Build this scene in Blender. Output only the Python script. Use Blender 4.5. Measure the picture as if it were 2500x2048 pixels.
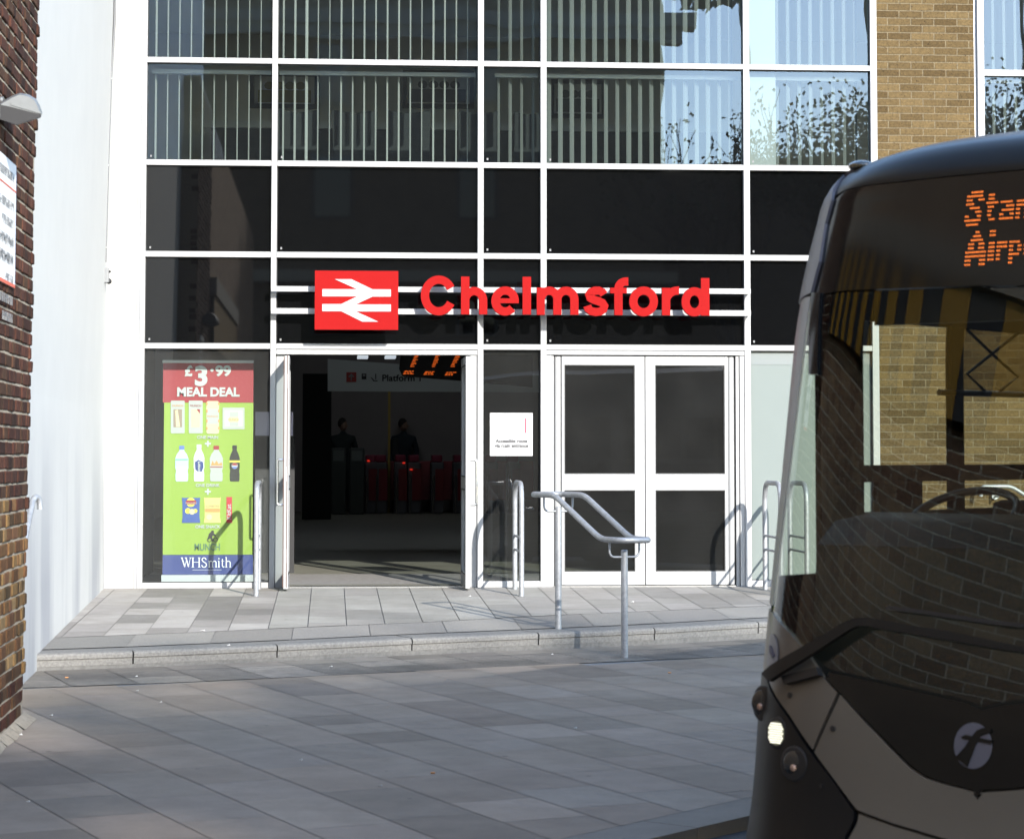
import bpy, bmesh, math, random
import numpy as np
from mathutils import Vector, Matrix
from mathutils.geometry import tessellate_polygon
random.seed(7)
R = math.radians
for o in list(bpy.data.objects): bpy.data.objects.remove(o)
SC = bpy.context.scene; COL = SC.collection

# ------------------------------------------------------------------ camera, sky, sun, exposure
FP = 6000.0; DIST = FP/245.0; YAW, PITCH, ROLL, CY = 7.33388585e-02, 6.23311767e-02, 6.45903131e-04, 734.98
EYE = np.array([0, -DIST, 1.314])
_f = np.array([math.sin(YAW)*math.cos(PITCH), math.cos(YAW)*math.cos(PITCH), math.sin(PITCH)])
_r = np.array([math.cos(YAW), -math.sin(YAW), 0.0]); _u = np.cross(_r, _f)
_r, _u = _r*math.cos(ROLL)+_u*math.sin(ROLL), -_r*math.sin(ROLL)+_u*math.cos(ROLL)
cam = bpy.data.cameras.new('camera'); co = bpy.data.objects.new('camera', cam); COL.objects.link(co)
M = Matrix(((_r[0], _u[0], -_f[0], EYE[0]), (_r[1], _u[1], -_f[1], EYE[1]), (_r[2], _u[2], -_f[2], EYE[2]), (0, 0, 0, 1)))
co.matrix_world = M
cam.sensor_width = 36; cam.lens = 36*FP/2500; cam.shift_y = -(1024-CY)/2500; cam.clip_end = 2000; cam.clip_start = .05
cam.dof.use_dof = True; cam.dof.focus_distance = 24.0; cam.dof.aperture_fstop = 6.3
SC.camera = co
SC.render.resolution_x = 1024; SC.render.resolution_y = 838

SUN = Vector((-.35, 1.0, -.44)).normalized()
el = math.asin(-SUN.z); az = math.atan2(-SUN.x, -SUN.y)      # azimuth of the sun, from +Y towards +X
w = bpy.data.worlds.new('World'); SC.world = w; w.use_nodes = True
nt = w.node_tree; bg = nt.nodes['Background']
sky = nt.nodes.new('ShaderNodeTexSky'); sky.sky_type = 'NISHITA'; sky.sun_disc = False
sky.sun_elevation = el; sky.sun_rotation = az; sky.air_density = 1.0; sky.dust_density = .4; sky.ozone_density = 1.2
nt.links.new(sky.outputs[0], bg.inputs[0]); bg.inputs[1].default_value = .15
sl = bpy.data.lights.new('sun', 'SUN'); sl.energy = 2.0; sl.angle = R(.5); sl.color = (1, .955, .88)
so = bpy.data.objects.new('sun', sl); COL.objects.link(so); so.rotation_euler = SUN.to_track_quat('-Z', 'Y').to_euler()
so.location = (20, -20, 30)
SC.view_settings.view_transform = 'Standard'; SC.view_settings.look = 'None'
SC.view_settings.exposure = 2.2; SC.view_settings.gamma = 1
SC.render.engine = 'CYCLES'; SC.cycles.max_bounces = 8; SC.cycles.transparent_max_bounces = 16
SC.cycles.caustics_reflective = False; SC.cycles.caustics_refractive = False

# ------------------------------------------------------------------ survey helpers: a pixel of the photo's 2500x2048 frame -> a point on a real surface
def ray(x, y): return _f + _r*(x-1250)/FP - _u*(y-CY)/FP
def at_y(x, y, Y=0.0):
    d = ray(x, y); return EYE + d*(Y-EYE[1])/d[1]
def at_x(x, y, X):
    d = ray(x, y); return EYE + d*(X-EYE[0])/d[0]
PLAT = .024                                     # fall of the upper platform
def platz(y): return PLAT*y
LOW0, LOWM = -.24+.015*4.2, .015
def lowz(y): return LOW0+LOWM*y
def at_low(x, y):
    d = ray(x, y); t = (LOW0+LOWM*EYE[1]-EYE[2])/(d[2]-LOWM*d[1]); return EYE+d*t
def at_plat(x, y):
    d = ray(x, y); t = (PLAT*EYE[1]-EYE[2])/(d[2]-PLAT*d[1]); return EYE+d*t

# ------------------------------------------------------------------ materials
MATS = {}
def mat(name, col=(.5, .5, .5), rough=.5, metal=0, var=0, vscale=6, bump=0, bscale=60, spec=.5, emit=None, estr=1, coat=0, attr=False, stretch=None):
    if name in MATS: return MATS[name]
    m = bpy.data.materials.new(name); m.use_nodes = True; MATS[name] = m
    n = m.node_tree.nodes; l = m.node_tree.links; b = n['Principled BSDF']
    b.inputs['Base Color'].default_value = (*col, 1); b.inputs['Roughness'].default_value = rough
    b.inputs['Metallic'].default_value = metal; b.inputs['Specular IOR Level'].default_value = spec
    if coat: b.inputs['Coat Weight'].default_value = coat; b.inputs['Coat Roughness'].default_value = .05
    if emit: b.inputs['Emission Color'].default_value = (*emit, 1); b.inputs['Emission Strength'].default_value = estr
    tc = n.new('ShaderNodeTexCoord'); src = tc.outputs['Object']
    if stretch:
        mp = n.new('ShaderNodeMapping'); mp.inputs['Scale'].default_value = stretch; l.new(src, mp.inputs[0]); src = mp.outputs[0]
    base = None
    if attr:
        a = n.new('ShaderNodeAttribute'); a.attribute_name = 'Col'; base = a.outputs['Color']
    if var:
        t = n.new('ShaderNodeTexNoise'); t.inputs['Scale'].default_value = vscale; t.inputs['Detail'].default_value = 8; t.inputs['Roughness'].default_value = .65
        l.new(src, t.inputs['Vector'])
        mr = n.new('ShaderNodeMapRange'); mr.inputs[1].default_value = .3; mr.inputs[2].default_value = .7
        mr.inputs[3].default_value = 1-var; mr.inputs[4].default_value = 1+var; l.new(t.outputs['Fac'], mr.inputs[0])
        mx = n.new('ShaderNodeVectorMath'); mx.operation = 'SCALE'
        if base is None:
            c = n.new('ShaderNodeRGB'); c.outputs[0].default_value = (*col, 1); base = c.outputs[0]
        l.new(base, mx.inputs[0]); l.new(mr.outputs[0], mx.inputs['Scale']); base = mx.outputs[0]
    if base is not None: l.new(base, b.inputs['Base Color'])
    if bump:
        t = n.new('ShaderNodeTexNoise'); t.inputs['Scale'].default_value = bscale; t.inputs['Detail'].default_value = 5; l.new(src, t.inputs['Vector'])
        bp = n.new('ShaderNodeBump'); bp.inputs['Strength'].default_value = 1; bp.inputs['Distance'].default_value = bump
        l.new(t.outputs['Fac'], bp.inputs['Height']); l.new(bp.outputs[0], b.inputs['Normal'])
    return m
def glass(name, tint=(.5, .55, .53), refl=1.0, rough=.0, wave=0, ior=1.5, face=.0, dust=0):
    m = bpy.data.materials.new(name); m.use_nodes = True; MATS[name] = m
    n = m.node_tree.nodes; l = m.node_tree.links; n.clear()
    out = n.new('ShaderNodeOutputMaterial'); tr = n.new('ShaderNodeBsdfTransparent'); tr.inputs[0].default_value = (*tint, 1)
    gl = n.new('ShaderNodeBsdfGlossy'); gl.inputs['Roughness'].default_value = rough; gl.inputs[0].default_value = (*refl, 1) if isinstance(refl, tuple) else (refl, refl, refl, 1)
    f0 = ((ior-1)/(ior+1))**2+face                     # symmetric Schlick reflectance of a thin pane
    fr = n.new('ShaderNodeLayerWeight'); fr.inputs['Blend'].default_value = .5
    pw = n.new('ShaderNodeMath'); pw.operation = 'POWER'; pw.inputs[1].default_value = 5; l.new(fr.outputs['Facing'], pw.inputs[0])
    ad = n.new('ShaderNodeMath'); ad.operation = 'MULTIPLY_ADD'; ad.use_clamp = True; ad.inputs[1].default_value = 1-f0; ad.inputs[2].default_value = f0; l.new(pw.outputs[0], ad.inputs[0])
    mx = n.new('ShaderNodeMixShader')
    l.new(ad.outputs[0], mx.inputs[0]); l.new(tr.outputs[0], mx.inputs[1]); l.new(gl.outputs[0], mx.inputs[2]); l.new(mx.outputs[0], out.inputs[0])
    if dust:                                            # thin film of dirt on the pane
        df = n.new('ShaderNodeBsdfDiffuse'); df.inputs[0].default_value = (.5, .5, .48, 1); m2 = n.new('ShaderNodeMixShader'); tcd = n.new('ShaderNodeTexCoord')
        td = n.new('ShaderNodeTexNoise'); td.inputs['Scale'].default_value = 2.3; td.inputs['Detail'].default_value = 6; l.new(tcd.outputs['Object'], td.inputs[0])
        md = n.new('ShaderNodeMapRange'); md.inputs[3].default_value = dust*.45; md.inputs[4].default_value = dust*1.55; l.new(td.outputs['Fac'], md.inputs[0]); l.new(md.outputs[0], m2.inputs[0])
        l.new(mx.outputs[0], m2.inputs[1]); l.new(df.outputs[0], m2.inputs[2]); l.new(m2.outputs[0], out.inputs[0])
    if wave:
        tc = n.new('ShaderNodeTexCoord'); t = n.new('ShaderNodeTexNoise'); t.inputs['Scale'].default_value = 1.3; t.inputs['Detail'].default_value = 1
        l.new(tc.outputs['Object'], t.inputs['Vector']); bp = n.new('ShaderNodeBump'); bp.inputs['Distance'].default_value = wave; bp.inputs['Strength'].default_value = 1
        l.new(t.outputs['Fac'], bp.inputs['Height']); l.new(bp.outputs[0], gl.inputs['Normal']); l.new(bp.outputs[0], fr.inputs['Normal'])
    return m
def brickmat(name, c1, c2, mortar, axes='XZ', bw=.225, bh=.075, ms=.010, rough=.9, bias=0, speck=.35, zoff=0, sq=False):
    m = bpy.data.materials.new(name); m.use_nodes = True; MATS[name] = m
    n = m.node_tree.nodes; l = m.node_tree.links; b = n['Principled BSDF']; b.inputs['Roughness'].default_value = rough; b.inputs['Specular IOR Level'].default_value = .2
    tc = n.new('ShaderNodeTexCoord'); sp = n.new('ShaderNodeSeparateXYZ'); cb = n.new('ShaderNodeCombineXYZ')
    l.new(tc.outputs['Object'], sp.inputs[0]); l.new(sp.outputs[axes[0]], cb.inputs[0])
    ad = n.new('ShaderNodeMath'); ad.operation = 'ADD'; ad.inputs[1].default_value = 50*bh+zoff; l.new(sp.outputs[axes[1]], ad.inputs[0]); l.new(ad.outputs[0], cb.inputs[1])
    # small wobble of the courses
    nz = n.new('ShaderNodeTexNoise'); nz.inputs['Scale'].default_value = 9; l.new(tc.outputs['Object'], nz.inputs['Vector'])
    vm = n.new('ShaderNodeVectorMath'); vm.operation = 'MULTIPLY_ADD'; vm.inputs[1].default_value = (.008, .008, 0); l.new(nz.outputs['Color'], vm.inputs[0]); l.new(cb.outputs[0], vm.inputs[2])
    br = n.new('ShaderNodeTexBrick'); br.inputs['Scale'].default_value = 1; br.inputs['Brick Width'].default_value = bw; br.inputs['Row Height'].default_value = bh
    br.inputs['Mortar Size'].default_value = ms*.5; br.inputs['Mortar Smooth'].default_value = .25; br.inputs['Bias'].default_value = bias
    br.inputs['Color1'].default_value = (*c1, 1); br.inputs['Color2'].default_value = (*c2, 1); br.inputs['Mortar'].default_value = (*mortar, 1)
    l.new(vm.outputs[0], br.inputs['Vector'])
    t = n.new('ShaderNodeTexNoise'); t.inputs['Scale'].default_value = 45; t.inputs['Detail'].default_value = 6; t.inputs['Roughness'].default_value = .7; l.new(tc.outputs['Object'], t.inputs['Vector'])
    mr = n.new('ShaderNodeMapRange'); mr.inputs[1].default_value = .3; mr.inputs[2].default_value = .7; mr.inputs[3].default_value = 1-speck; mr.inputs[4].default_value = 1+speck; l.new(t.outputs['Fac'], mr.inputs[0])
    t2 = n.new('ShaderNodeTexNoise'); t2.inputs['Scale'].default_value = 60; l.new(tc.outputs['Object'], t2.inputs['Vector'])
    cr = n.new('ShaderNodeValToRGB'); cr.color_ramp.elements[0].position = .68; cr.color_ramp.elements[1].position = .72
    cr.color_ramp.elements[0].color = (1, 1, 1, 1); cr.color_ramp.elements[1].color = (.3, .25, .22, 1); l.new(t2.outputs['Fac'], cr.inputs[0])
    s1 = n.new('ShaderNodeVectorMath'); s1.operation = 'SCALE'; l.new(br.outputs['Color'], s1.inputs[0]); l.new(mr.outputs[0], s1.inputs['Scale'])
    s2 = n.new('ShaderNodeVectorMath'); s2.operation = 'MULTIPLY'; l.new(s1.outputs[0], s2.inputs[0]); l.new(cr.outputs[0], s2.inputs[1])
    l.new(s2.outputs[0], b.inputs['Base Color'])
    iv = n.new('ShaderNodeMath'); iv.operation = 'SUBTRACT'; iv.inputs[0].default_value = 1; l.new(br.outputs['Fac'], iv.inputs[1])
    a2 = n.new('ShaderNodeMath'); a2.operation = 'MULTIPLY_ADD'; a2.inputs[1].default_value = .25; l.new(t.outputs['Fac'], a2.inputs[0]); l.new(iv.outputs[0], a2.inputs[2])
    bp = n.new('ShaderNodeBump'); bp.inputs['Distance'].default_value = .008; l.new(a2.outputs[0], bp.inputs['Height']); l.new(bp.outputs[0], b.inputs['Normal'])
    return m

WHITE = mat('white_powder_coat', (.345, .345, .345), .38, var=.03, vscale=2, spec=.4)
WHITE2 = mat('white_door_paint', (.315, .317, .317), .35, var=.03, vscale=3)
GASK = mat('black_gasket', (.015, .015, .015), .6)
RENDER = mat('white_render', (.50, .492, .468), .85, var=.03, vscale=1.6, bump=.0008, bscale=60)
CREAM = mat('cream_render', (.355, .348, .33), .8, var=.03, vscale=1.5)
SPAN = mat('black_spandrel_glass', (.0024, .0025, .0028), .02, spec=.55)
CLEAR = glass('tinted_office_glass', (.60, .66, .63), (.50, .70, 1.0), 0, wave=.0013, ior=1.5, face=.04, dust=.007)
SHOP = glass('clear_shop_glass', (.80, .86, .84), .8, 0, wave=.002, ior=1.5, dust=.03)
DOORG = glass('door_glass', (.62, .67, .65), .9, 0, wave=.001, ior=1.55, face=.03, dust=.021)
FROST = mat('frosted_green_glass', (.185, .21, .20), .12, var=.03, vscale=1.2, spec=.5)
GALV = mat('galvanised_steel', (.31, .32, .335), .5, .5, var=.22, vscale=28, bump=.0008, bscale=220)
STEEL = mat('brushed_steel', (.62, .62, .61), .25, 1)
RED = mat('sign_red', (.245, .006, .006), .65, var=.02, spec=.06)
SIGNW = mat('sign_white', (.34, .345, .355), .5, spec=.2)
BLACKP = mat('black_plastic', (.012, .012, .013), .45)
SILVER = mat('silver_trim', (.55, .56, .58), .35, .4)
STONE = mat('paving_stone', (.3, .3, .3), .72, var=.10, vscale=5, bump=.0012, bscale=180, attr=True, spec=.35)
AGG = mat('granite_aggregate', (.38, .37, .38), .8, var=.30, vscale=90, bump=.003, bscale=160)
KERBM = mat('granite_kerb', (.175, .168, .155), .75, var=.32, vscale=55, bump=.003, bscale=150)
n = STONE.node_tree.nodes; l = STONE.node_tree.links; b = n['Principled BSDF']; tc = n.new('ShaderNodeTexCoord')
t = n.new('ShaderNodeTexNoise'); t.inputs['Scale'].default_value = .9; t.inputs['Detail'].default_value = 7; t.inputs['Roughness'].default_value = .7; l.new(tc.outputs['Object'], t.inputs[0])
c1 = n.new('ShaderNodeValToRGB'); c1.color_ramp.elements[0].position = .36; c1.color_ramp.elements[1].position = .62; c1.color_ramp.elements[0].color = (.80, .79, .77, 1); c1.color_ramp.elements[1].color = (1.0, 1.0, 1.0, 1); l.new(t.outputs['Fac'], c1.inputs[0])
v_ = n.new('ShaderNodeTexVoronoi'); v_.inputs['Scale'].default_value = 3.1; v_.inputs['Randomness'].default_value = 1; l.new(tc.outputs['Object'], v_.inputs[0])
t3 = n.new('ShaderNodeTexNoise'); t3.inputs['Scale'].default_value = 1.7; l.new(tc.outputs['Object'], t3.inputs[0])
mm_ = n.new('ShaderNodeMath'); mm_.operation = 'MULTIPLY'; mm_.inputs[1].default_value = .085; l.new(t3.outputs['Fac'], mm_.inputs[0])
lt_ = n.new('ShaderNodeMath'); lt_.operation = 'GREATER_THAN'; l.new(v_.outputs['Distance'], lt_.inputs[0]); l.new(mm_.outputs[0], lt_.inputs[1])
mr_ = n.new('ShaderNodeMapRange'); mr_.inputs[3].default_value = .62; l.new(lt_.outputs[0], mr_.inputs[0])
fn = n.new('ShaderNodeTexNoise'); fn.inputs['Scale'].default_value = 260; l.new(tc.outputs['Object'], fn.inputs[0]); fr_ = n.new('ShaderNodeMapRange'); fr_.inputs[1].default_value = .3; fr_.inputs[2].default_value = .7; fr_.inputs[3].default_value = .86; fr_.inputs[4].default_value = 1.14; l.new(fn.outputs['Fac'], fr_.inputs[0])
o_ = b.inputs['Base Color'].links[0].from_socket; a1 = n.new('ShaderNodeVectorMath'); a1.operation = 'MULTIPLY'; l.new(o_, a1.inputs[0]); l.new(c1.outputs[0], a1.inputs[1])
a2 = n.new('ShaderNodeVectorMath'); a2.operation = 'SCALE'; l.new(a1.outputs[0], a2.inputs[0]); l.new(mr_.outputs[0], a2.inputs['Scale'])
a3 = n.new('ShaderNodeVectorMath'); a3.operation = 'SCALE'; l.new(a2.outputs[0], a3.inputs[0]); l.new(fr_.outputs[0], a3.inputs['Scale']); l.new(a3.outputs[0], b.inputs['Base Color'])
JOINT = mat('dark_joint_sand', (.21, .20, .19), .95, var=.2, vscale=20)
ASPH = mat('asphalt', (.05, .05, .05), .9, var=.25, vscale=60, bump=.004, bscale=120)
BRKM = mat('old_brick', (.3, .2, .15), .92, var=.30, vscale=26, bump=.006, bscale=70, attr=True, spec=.15)
MORT = mat('lime_mortar', (.30, .25, .185), .95, var=.25, vscale=30, bump=.006, bscale=60)
YBR = brickmat('yellow_stock_brick', (.064, .042, .017), (.112, .077, .034), (.145, .115, .07), bw=.24, bh=.0752, ms=.013, zoff=.03)
OLDW = brickmat('old_red_brick_wall', (.21, .115, .075), (.38, .25, .15), (.62, .54, .42), axes='YZ', bw=.235, bh=.083, ms=.013)
DARKW = brickmat('opposite_brick', (.10, .075, .055), (.17, .13, .09), (.17, .15, .12), bw=.225, bh=.075)
BLIND_SHADE = mat('shaded_blind_fabric', (.165, .172, .170), .8)  # darker copy of the fabric, for slats turned away from the sun
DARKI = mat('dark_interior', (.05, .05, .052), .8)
HALLW = mat('hall_wall_paint', (.30, .27, .26), .7, var=.1, vscale=1)
CHAIR = mat('charcoal_fabric', (.022, .025, .028), .9)
PLASTER = mat('office_plaster', (.62, .61, .58), .85)

# ------------------------------------------------------------------ mesh helpers
class MB:
    def __init__(s): s.b = bmesh.new(); s.cols = None
    def box(s, x0, x1, y0, y1, z0, z1, bev=0, rot=None):
        vs = [(x, y, z) for z in (z0, z1) for y in (y0, y1) for x in (x0, x1)]
        if rot is not None: vs = [tuple(rot @ Vector(v)) for v in vs]
        v = [s.b.verts.new(p) for p in vs]
        fs = [s.b.faces.new([v[i] for i in q]) for q in ((0, 2, 3, 1), (4, 5, 7, 6), (0, 1, 5, 4), (2, 6, 7, 3), (0, 4, 6, 2), (1, 3, 7, 5))]
        if bev:
            es = list({e for f in fs for e in f.edges}); bmesh.ops.bevel(s.b, geom=es, offset=bev, segments=2, affect='EDGES', profile=.6)
        return s
    def quad(s, pts):
        s.b.faces.new([s.b.verts.new(tuple(p)) for p in pts]); return s
    def poly(s, pts, nrm, th):
        """flat polygon (3D points) extruded by th along nrm"""
        nrm = Vector(nrm); a = [s.b.verts.new(Vector(p)) for p in pts]; c = [s.b.verts.new(Vector(p)+nrm*th) for p in pts]
        n = len(pts)
        tri = tessellate_polygon([[Vector(p) for p in pts]])
        for t in tri:
            try: s.b.faces.new([a[i] for i in t]); s.b.faces.new([c[i] for i in reversed(t)])
            except ValueError: pass
        for i in range(n):
            try: s.b.faces.new([a[i], a[(i+1) % n], c[(i+1) % n], c[i]])
            except ValueError: pass
        return s
    def tube(s, pts, r, seg=12, closed=False, cap=True):
        P = [Vector(p) for p in pts]; n = len(P); rings = []; up = None
        for i in range(n):
            a = P[(i-1) % n] if (i > 0 or closed) else P[i]; c = P[(i+1) % n] if (i < n-1 or closed) else P[i]
            t = (c-a).normalized()
            if up is None: up = t.orthogonal().normalized()
            up = (up - t*up.dot(t)).normalized(); sd = t.cross(up)
            rr = r[i] if isinstance(r, (list, tuple)) else r
            rings.append([s.b.verts.new(P[i]+up*math.cos(2*math.pi*k/seg)*rr+sd*math.sin(2*math.pi*k/seg)*rr) for k in range(seg)])
        m = n if closed else n-1
        for i in range(m):
            A, B = rings[i], rings[(i+1) % n]
            if closed and i == n-1:
                off = min(range(seg), key=lambda k: (A[0].co-B[k].co).length)
                B = B[off:]+B[:off]
            for k in range(seg): s.b.faces.new([A[k], A[(k+1) % seg], B[(k+1) % seg], B[k]])
        if cap and not closed: s.b.faces.new(rings[0][::-1]); s.b.faces.new(rings[-1])
        return s
    def cyl(s, c, ax, r, h, seg=24, r2=None):
        c = Vector(c); ax = Vector(ax).normalized(); return s.tube([c, c+ax*h], [r, r if r2 is None else r2], seg)
    def sph(s, c, r, seg=12, sc=(1, 1, 1), rot=None):
        mt = Matrix.Translation(Vector(c)) @ (rot.to_4x4() if rot else Matrix()) @ Matrix.Diagonal((*sc, 1))
        bmesh.ops.create_uvsphere(s.b, u_segments=seg, v_segments=max(6, seg//2+2), radius=r, matrix=mt); return s
    def build(s, name, m, parent=None, smooth=False, colors=None, recalc=True):
        if recalc: bmesh.ops.recalc_face_normals(s.b, faces=s.b.faces)
        me = bpy.data.meshes.new(name)
        if colors is not None:
            ly = s.b.loops.layers.color.new('Col')
            for f in s.b.faces:
                c = colors(f)
                for lp in f.loops: lp[ly] = (*c, 1)
        s.b.to_mesh(me); s.b.free(); me.materials.append(m)
        if smooth:
            for p in me.polygons: p.use_smooth = True
        o = bpy.data.objects.new(name, me); COL.objects.link(o)
        if parent: o.parent = parent
        return o
def auto(o, ang=35):
    for p in o.data.polygons: p.use_smooth = True
    if hasattr(o.data, 'set_sharp_from_angle'): o.data.set_sharp_from_angle(angle=R(ang))
    return o
def thing(name, label, cat, loc=(0, 0, 0), group=None):
    o = bpy.data.objects.new(name, None); COL.objects.link(o); o.empty_display_size = .2
    o.location = loc; return tag(o, label, cat, group)
def tag(o, label, cat, group=None, kind=None):
    o['label'] = label; o['category'] = cat
    if group: o['group'] = group
    if kind: o['kind'] = kind
    return o
def base_at(o, loc):
    """put an Empty at its thing's base, keeping its parts where they are"""
    o.location = loc
    for c in o.children: c.matrix_parent_inverse = Matrix.Translation(Vector(loc)).inverted()
    return o
def struct(name, mb, m, **k):
    o = mb.build(name, m, **k); o['kind'] = 'structure'; return o
def fillet(pts, r, n=6):
    P = [Vector(p) for p in pts]; out = [P[0]]
    for i in range(1, len(P)-1):
        a = (P[i-1]-P[i]); c = (P[i+1]-P[i]); la, lc = a.length, c.length; q = min(r, la*.49, lc*.49)
        A = P[i]+a/la*q; C = P[i]+c/lc*q
        for k in range(n+1):
            t = k/n; out.append(A*(1-t)**2+P[i]*2*t*(1-t)+C*t*t)
    out.append(P[-1]); return out
def text(name, s, loc, size, m, parent=None, ext=.002, align='LEFT', rot=(R(90), 0, 0), bold=0, sx=1.0, shear=0):
    c = bpy.data.curves.new('txt', 'FONT'); c.body = s; c.size = size; c.extrude = ext; c.align_x = align; c.offset = bold; c.shear = shear
    t = bpy.data.objects.new('txt', c)
    me = bpy.data.meshes.new_from_object(t); bpy.data.objects.remove(t)
    me.name = name
    me.transform(Matrix.Translation(Vector(loc)) @ __import__('mathutils').Euler(rot).to_matrix().to_4x4() @ Matrix.Diagonal((sx, 1, 1, 1)))
    me.materials.clear(); me.materials.append(m); o = bpy.data.objects.new(name, me); COL.objects.link(o)
    if parent: o.parent = parent
    return o

# ================================================================== GROUND
def clip_poly(P, inside, inter):
    out = []
    for i in range(len(P)):
        a, c = P[i], P[(i+1) % len(P)]; ia, ic = inside(a), inside(c)
        if ia: out.append(a)
        if ia != ic: out.append(inter(a, c))
    return out
def halfclip(P, p0, n):
    f = lambda q: (q[0]-p0[0])*n[0]+(q[1]-p0[1])*n[1]
    def it(a, c):
        t = f(a)/(f(a)-f(c)); return (a[0]+(c[0]-a[0])*t, a[1]+(c[1]-a[1])*t)
    return clip_poly(P, lambda q: f(q) >= 0, it)
struct('ground', MB().quad([(-400, -400, -.62), (400, -400, -.62), (400, 400, -.62), (-400, 400, -.62)]), ASPH)
# road surface in front of the lower pavement
RZ = lambda y: lowz(y)-.085
K0 = at_low(1580, 2048)[:2]; K1 = at_low(1830, 1990)[:2]; kd = (K1-K0)/np.linalg.norm(K1-K0); kn = np.array([kd[1], -kd[0]])   # kn points to the road
struct('road', MB().quad([(-14, -60, RZ(-24)), (40, -60, RZ(-24)), (40, -3, RZ(-9)), (-14, -3, RZ(-9))]), ASPH)
# lower pavement sub-base sheet
KT = [(-3.4, -6.5), (-2.23, -6.155), (-1.46, -5.934), (-.404, -5.534), (.639, -5.077), (1.667, -4.693), (2.654, -4.321), (3.602, -3.817), (4.7, -3.35), (6.0, -2.8), (9, -1.5)]
def offs(P, d):
    out = []
    for i in range(len(P)):
        a = Vector(P[max(0, i-1)]); c = Vector(P[min(len(P)-1, i+1)]); t = (c-a).normalized(); out.append((P[i][0]+t.y*d, P[i][1]-t.x*d))
    return out
KF = offs(KT, .0)
region = [(-9, -40)] + [(-9, -7)] + KF + [(9, -30)]
P0 = [(-9, -40), (20, -40), (20, -1), (-9, -1)]
def low_region_clip(P):
    P = halfclip(P, K0, (-kn[0], -kn[1]))
    return P
sub = low_region_clip([(-9, -40), (12, -40), (12, 0), (-9, 0)])
struct('pavement_bed', MB().quad([(x, y, lowz(y)-.006) for x, y in sub]) if len(sub) == 4 else MB().poly([(x, y, lowz(y)-.006) for x, y in sub], (0, 0, -1), .05), JOINT)
# kerb lip of the pavement towards the road
kb = MB()
for i in range(40):
    a = K0+kd*(-14+i*.9); b_ = a+kd*.893
    q = [a, b_, b_-kn*.30, a-kn*.30]
    zz = [lowz(p[1]) for p in q]
    kb.poly([(p[0], p[1], z_-.0) for p, z_ in zip(q, zz)], (0, 0, -1), .2)
o = struct('road_kerb', kb, STONE, colors=lambda f: (.48, .455, .42))
# slabs of the lower pavement
az1 = R(-21.0); D1 = np.array([math.sin(az1), math.cos(az1)]); N1 = np.array([D1[1], -D1[0]])
mb = MB(); cols = {}
gap = .0028
def stone_col(dark=0):
    v = random.choice([.49, .50, .505, .51, .52, .455, .535])*random.uniform(.96, 1.04); t = random.uniform(-.01, .012)
    return (v*1.085+t*.6, v*.99, v*.885-t*.5)
SL = []
def kerbline_y(x):
    for (a, b_) in zip(KT[:-1], KT[1:]):
        if a[0] <= x <= b_[0]: return a[1]+(b_[1]-a[1])*(x-a[0])/(b_[0]-a[0])
    return -7 if x < 0 else 0
def slab(mb, P, zf, col, store, th=.0):
    if len(P) < 3: return
    vs = [mb.b.verts.new((x, y, zf(y))) for x, y in P]
    f = mb.b.faces.new(vs)
    if f.normal.z < 0: f.normal_flip()
    store[f.index] = col
    mb._c.append((f, col))
mb._c = []
kperp = np.array([-.40, .917])
row = -20.0
n0 = -2.59
for i in range(-26, 30):
    na, nb = n0+i*.452, n0+(i+1)*.452; d = -26+random.random()*.9
    while d < 4:
        L = random.choice([.60, .75, .90, .90, .45]); da, db = d, d+L; d = db
        q = [N1*n_+D1*d_ for n_, d_ in ((na+gap, da+gap), (nb-gap, da+gap), (nb-gap, db-gap), (na+gap, db-gap))]
        cx_, cy_ = sum(p[0] for p in q)/4, sum(p[1] for p in q)/4
        if cy_ > kerbline_y(cx_)+.8 or cx_ < -5 or cx_ > 9: continue
        P = [tuple(p) for p in q]; P = halfclip(P, K0-kn*.305, (-kn[0], -kn[1]))
        for (a, b_) in zip(KT[:-1], KT[1:]):       # stop 1.15 m short of the step
            t = Vector((b_[0]-a[0], b_[1]-a[1])).normalized(); nn = (t.y, -t.x)
            if a[0]-.8 <= cx_ <= b_[0]+.8: P = halfclip(P, (a[0]+nn[0]*1.12, a[1]+nn[1]*1.12), nn)
        if len(P) >= 3 and abs(sum(P[k][0]*P[(k+1) % len(P)][1]-P[(k+1) % len(P)][0]*P[k][1] for k in range(len(P)))) > .004:
            slab(mb, P, lowz, stone_col(), cols)
cd = dict((f, c) for f, c in mb._c)
o = mb.build('lower_pavement', STONE, colors=lambda f: cd.get(f, (.25, .25, .25)), recalc=False); o['kind'] = 'structure'
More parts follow.
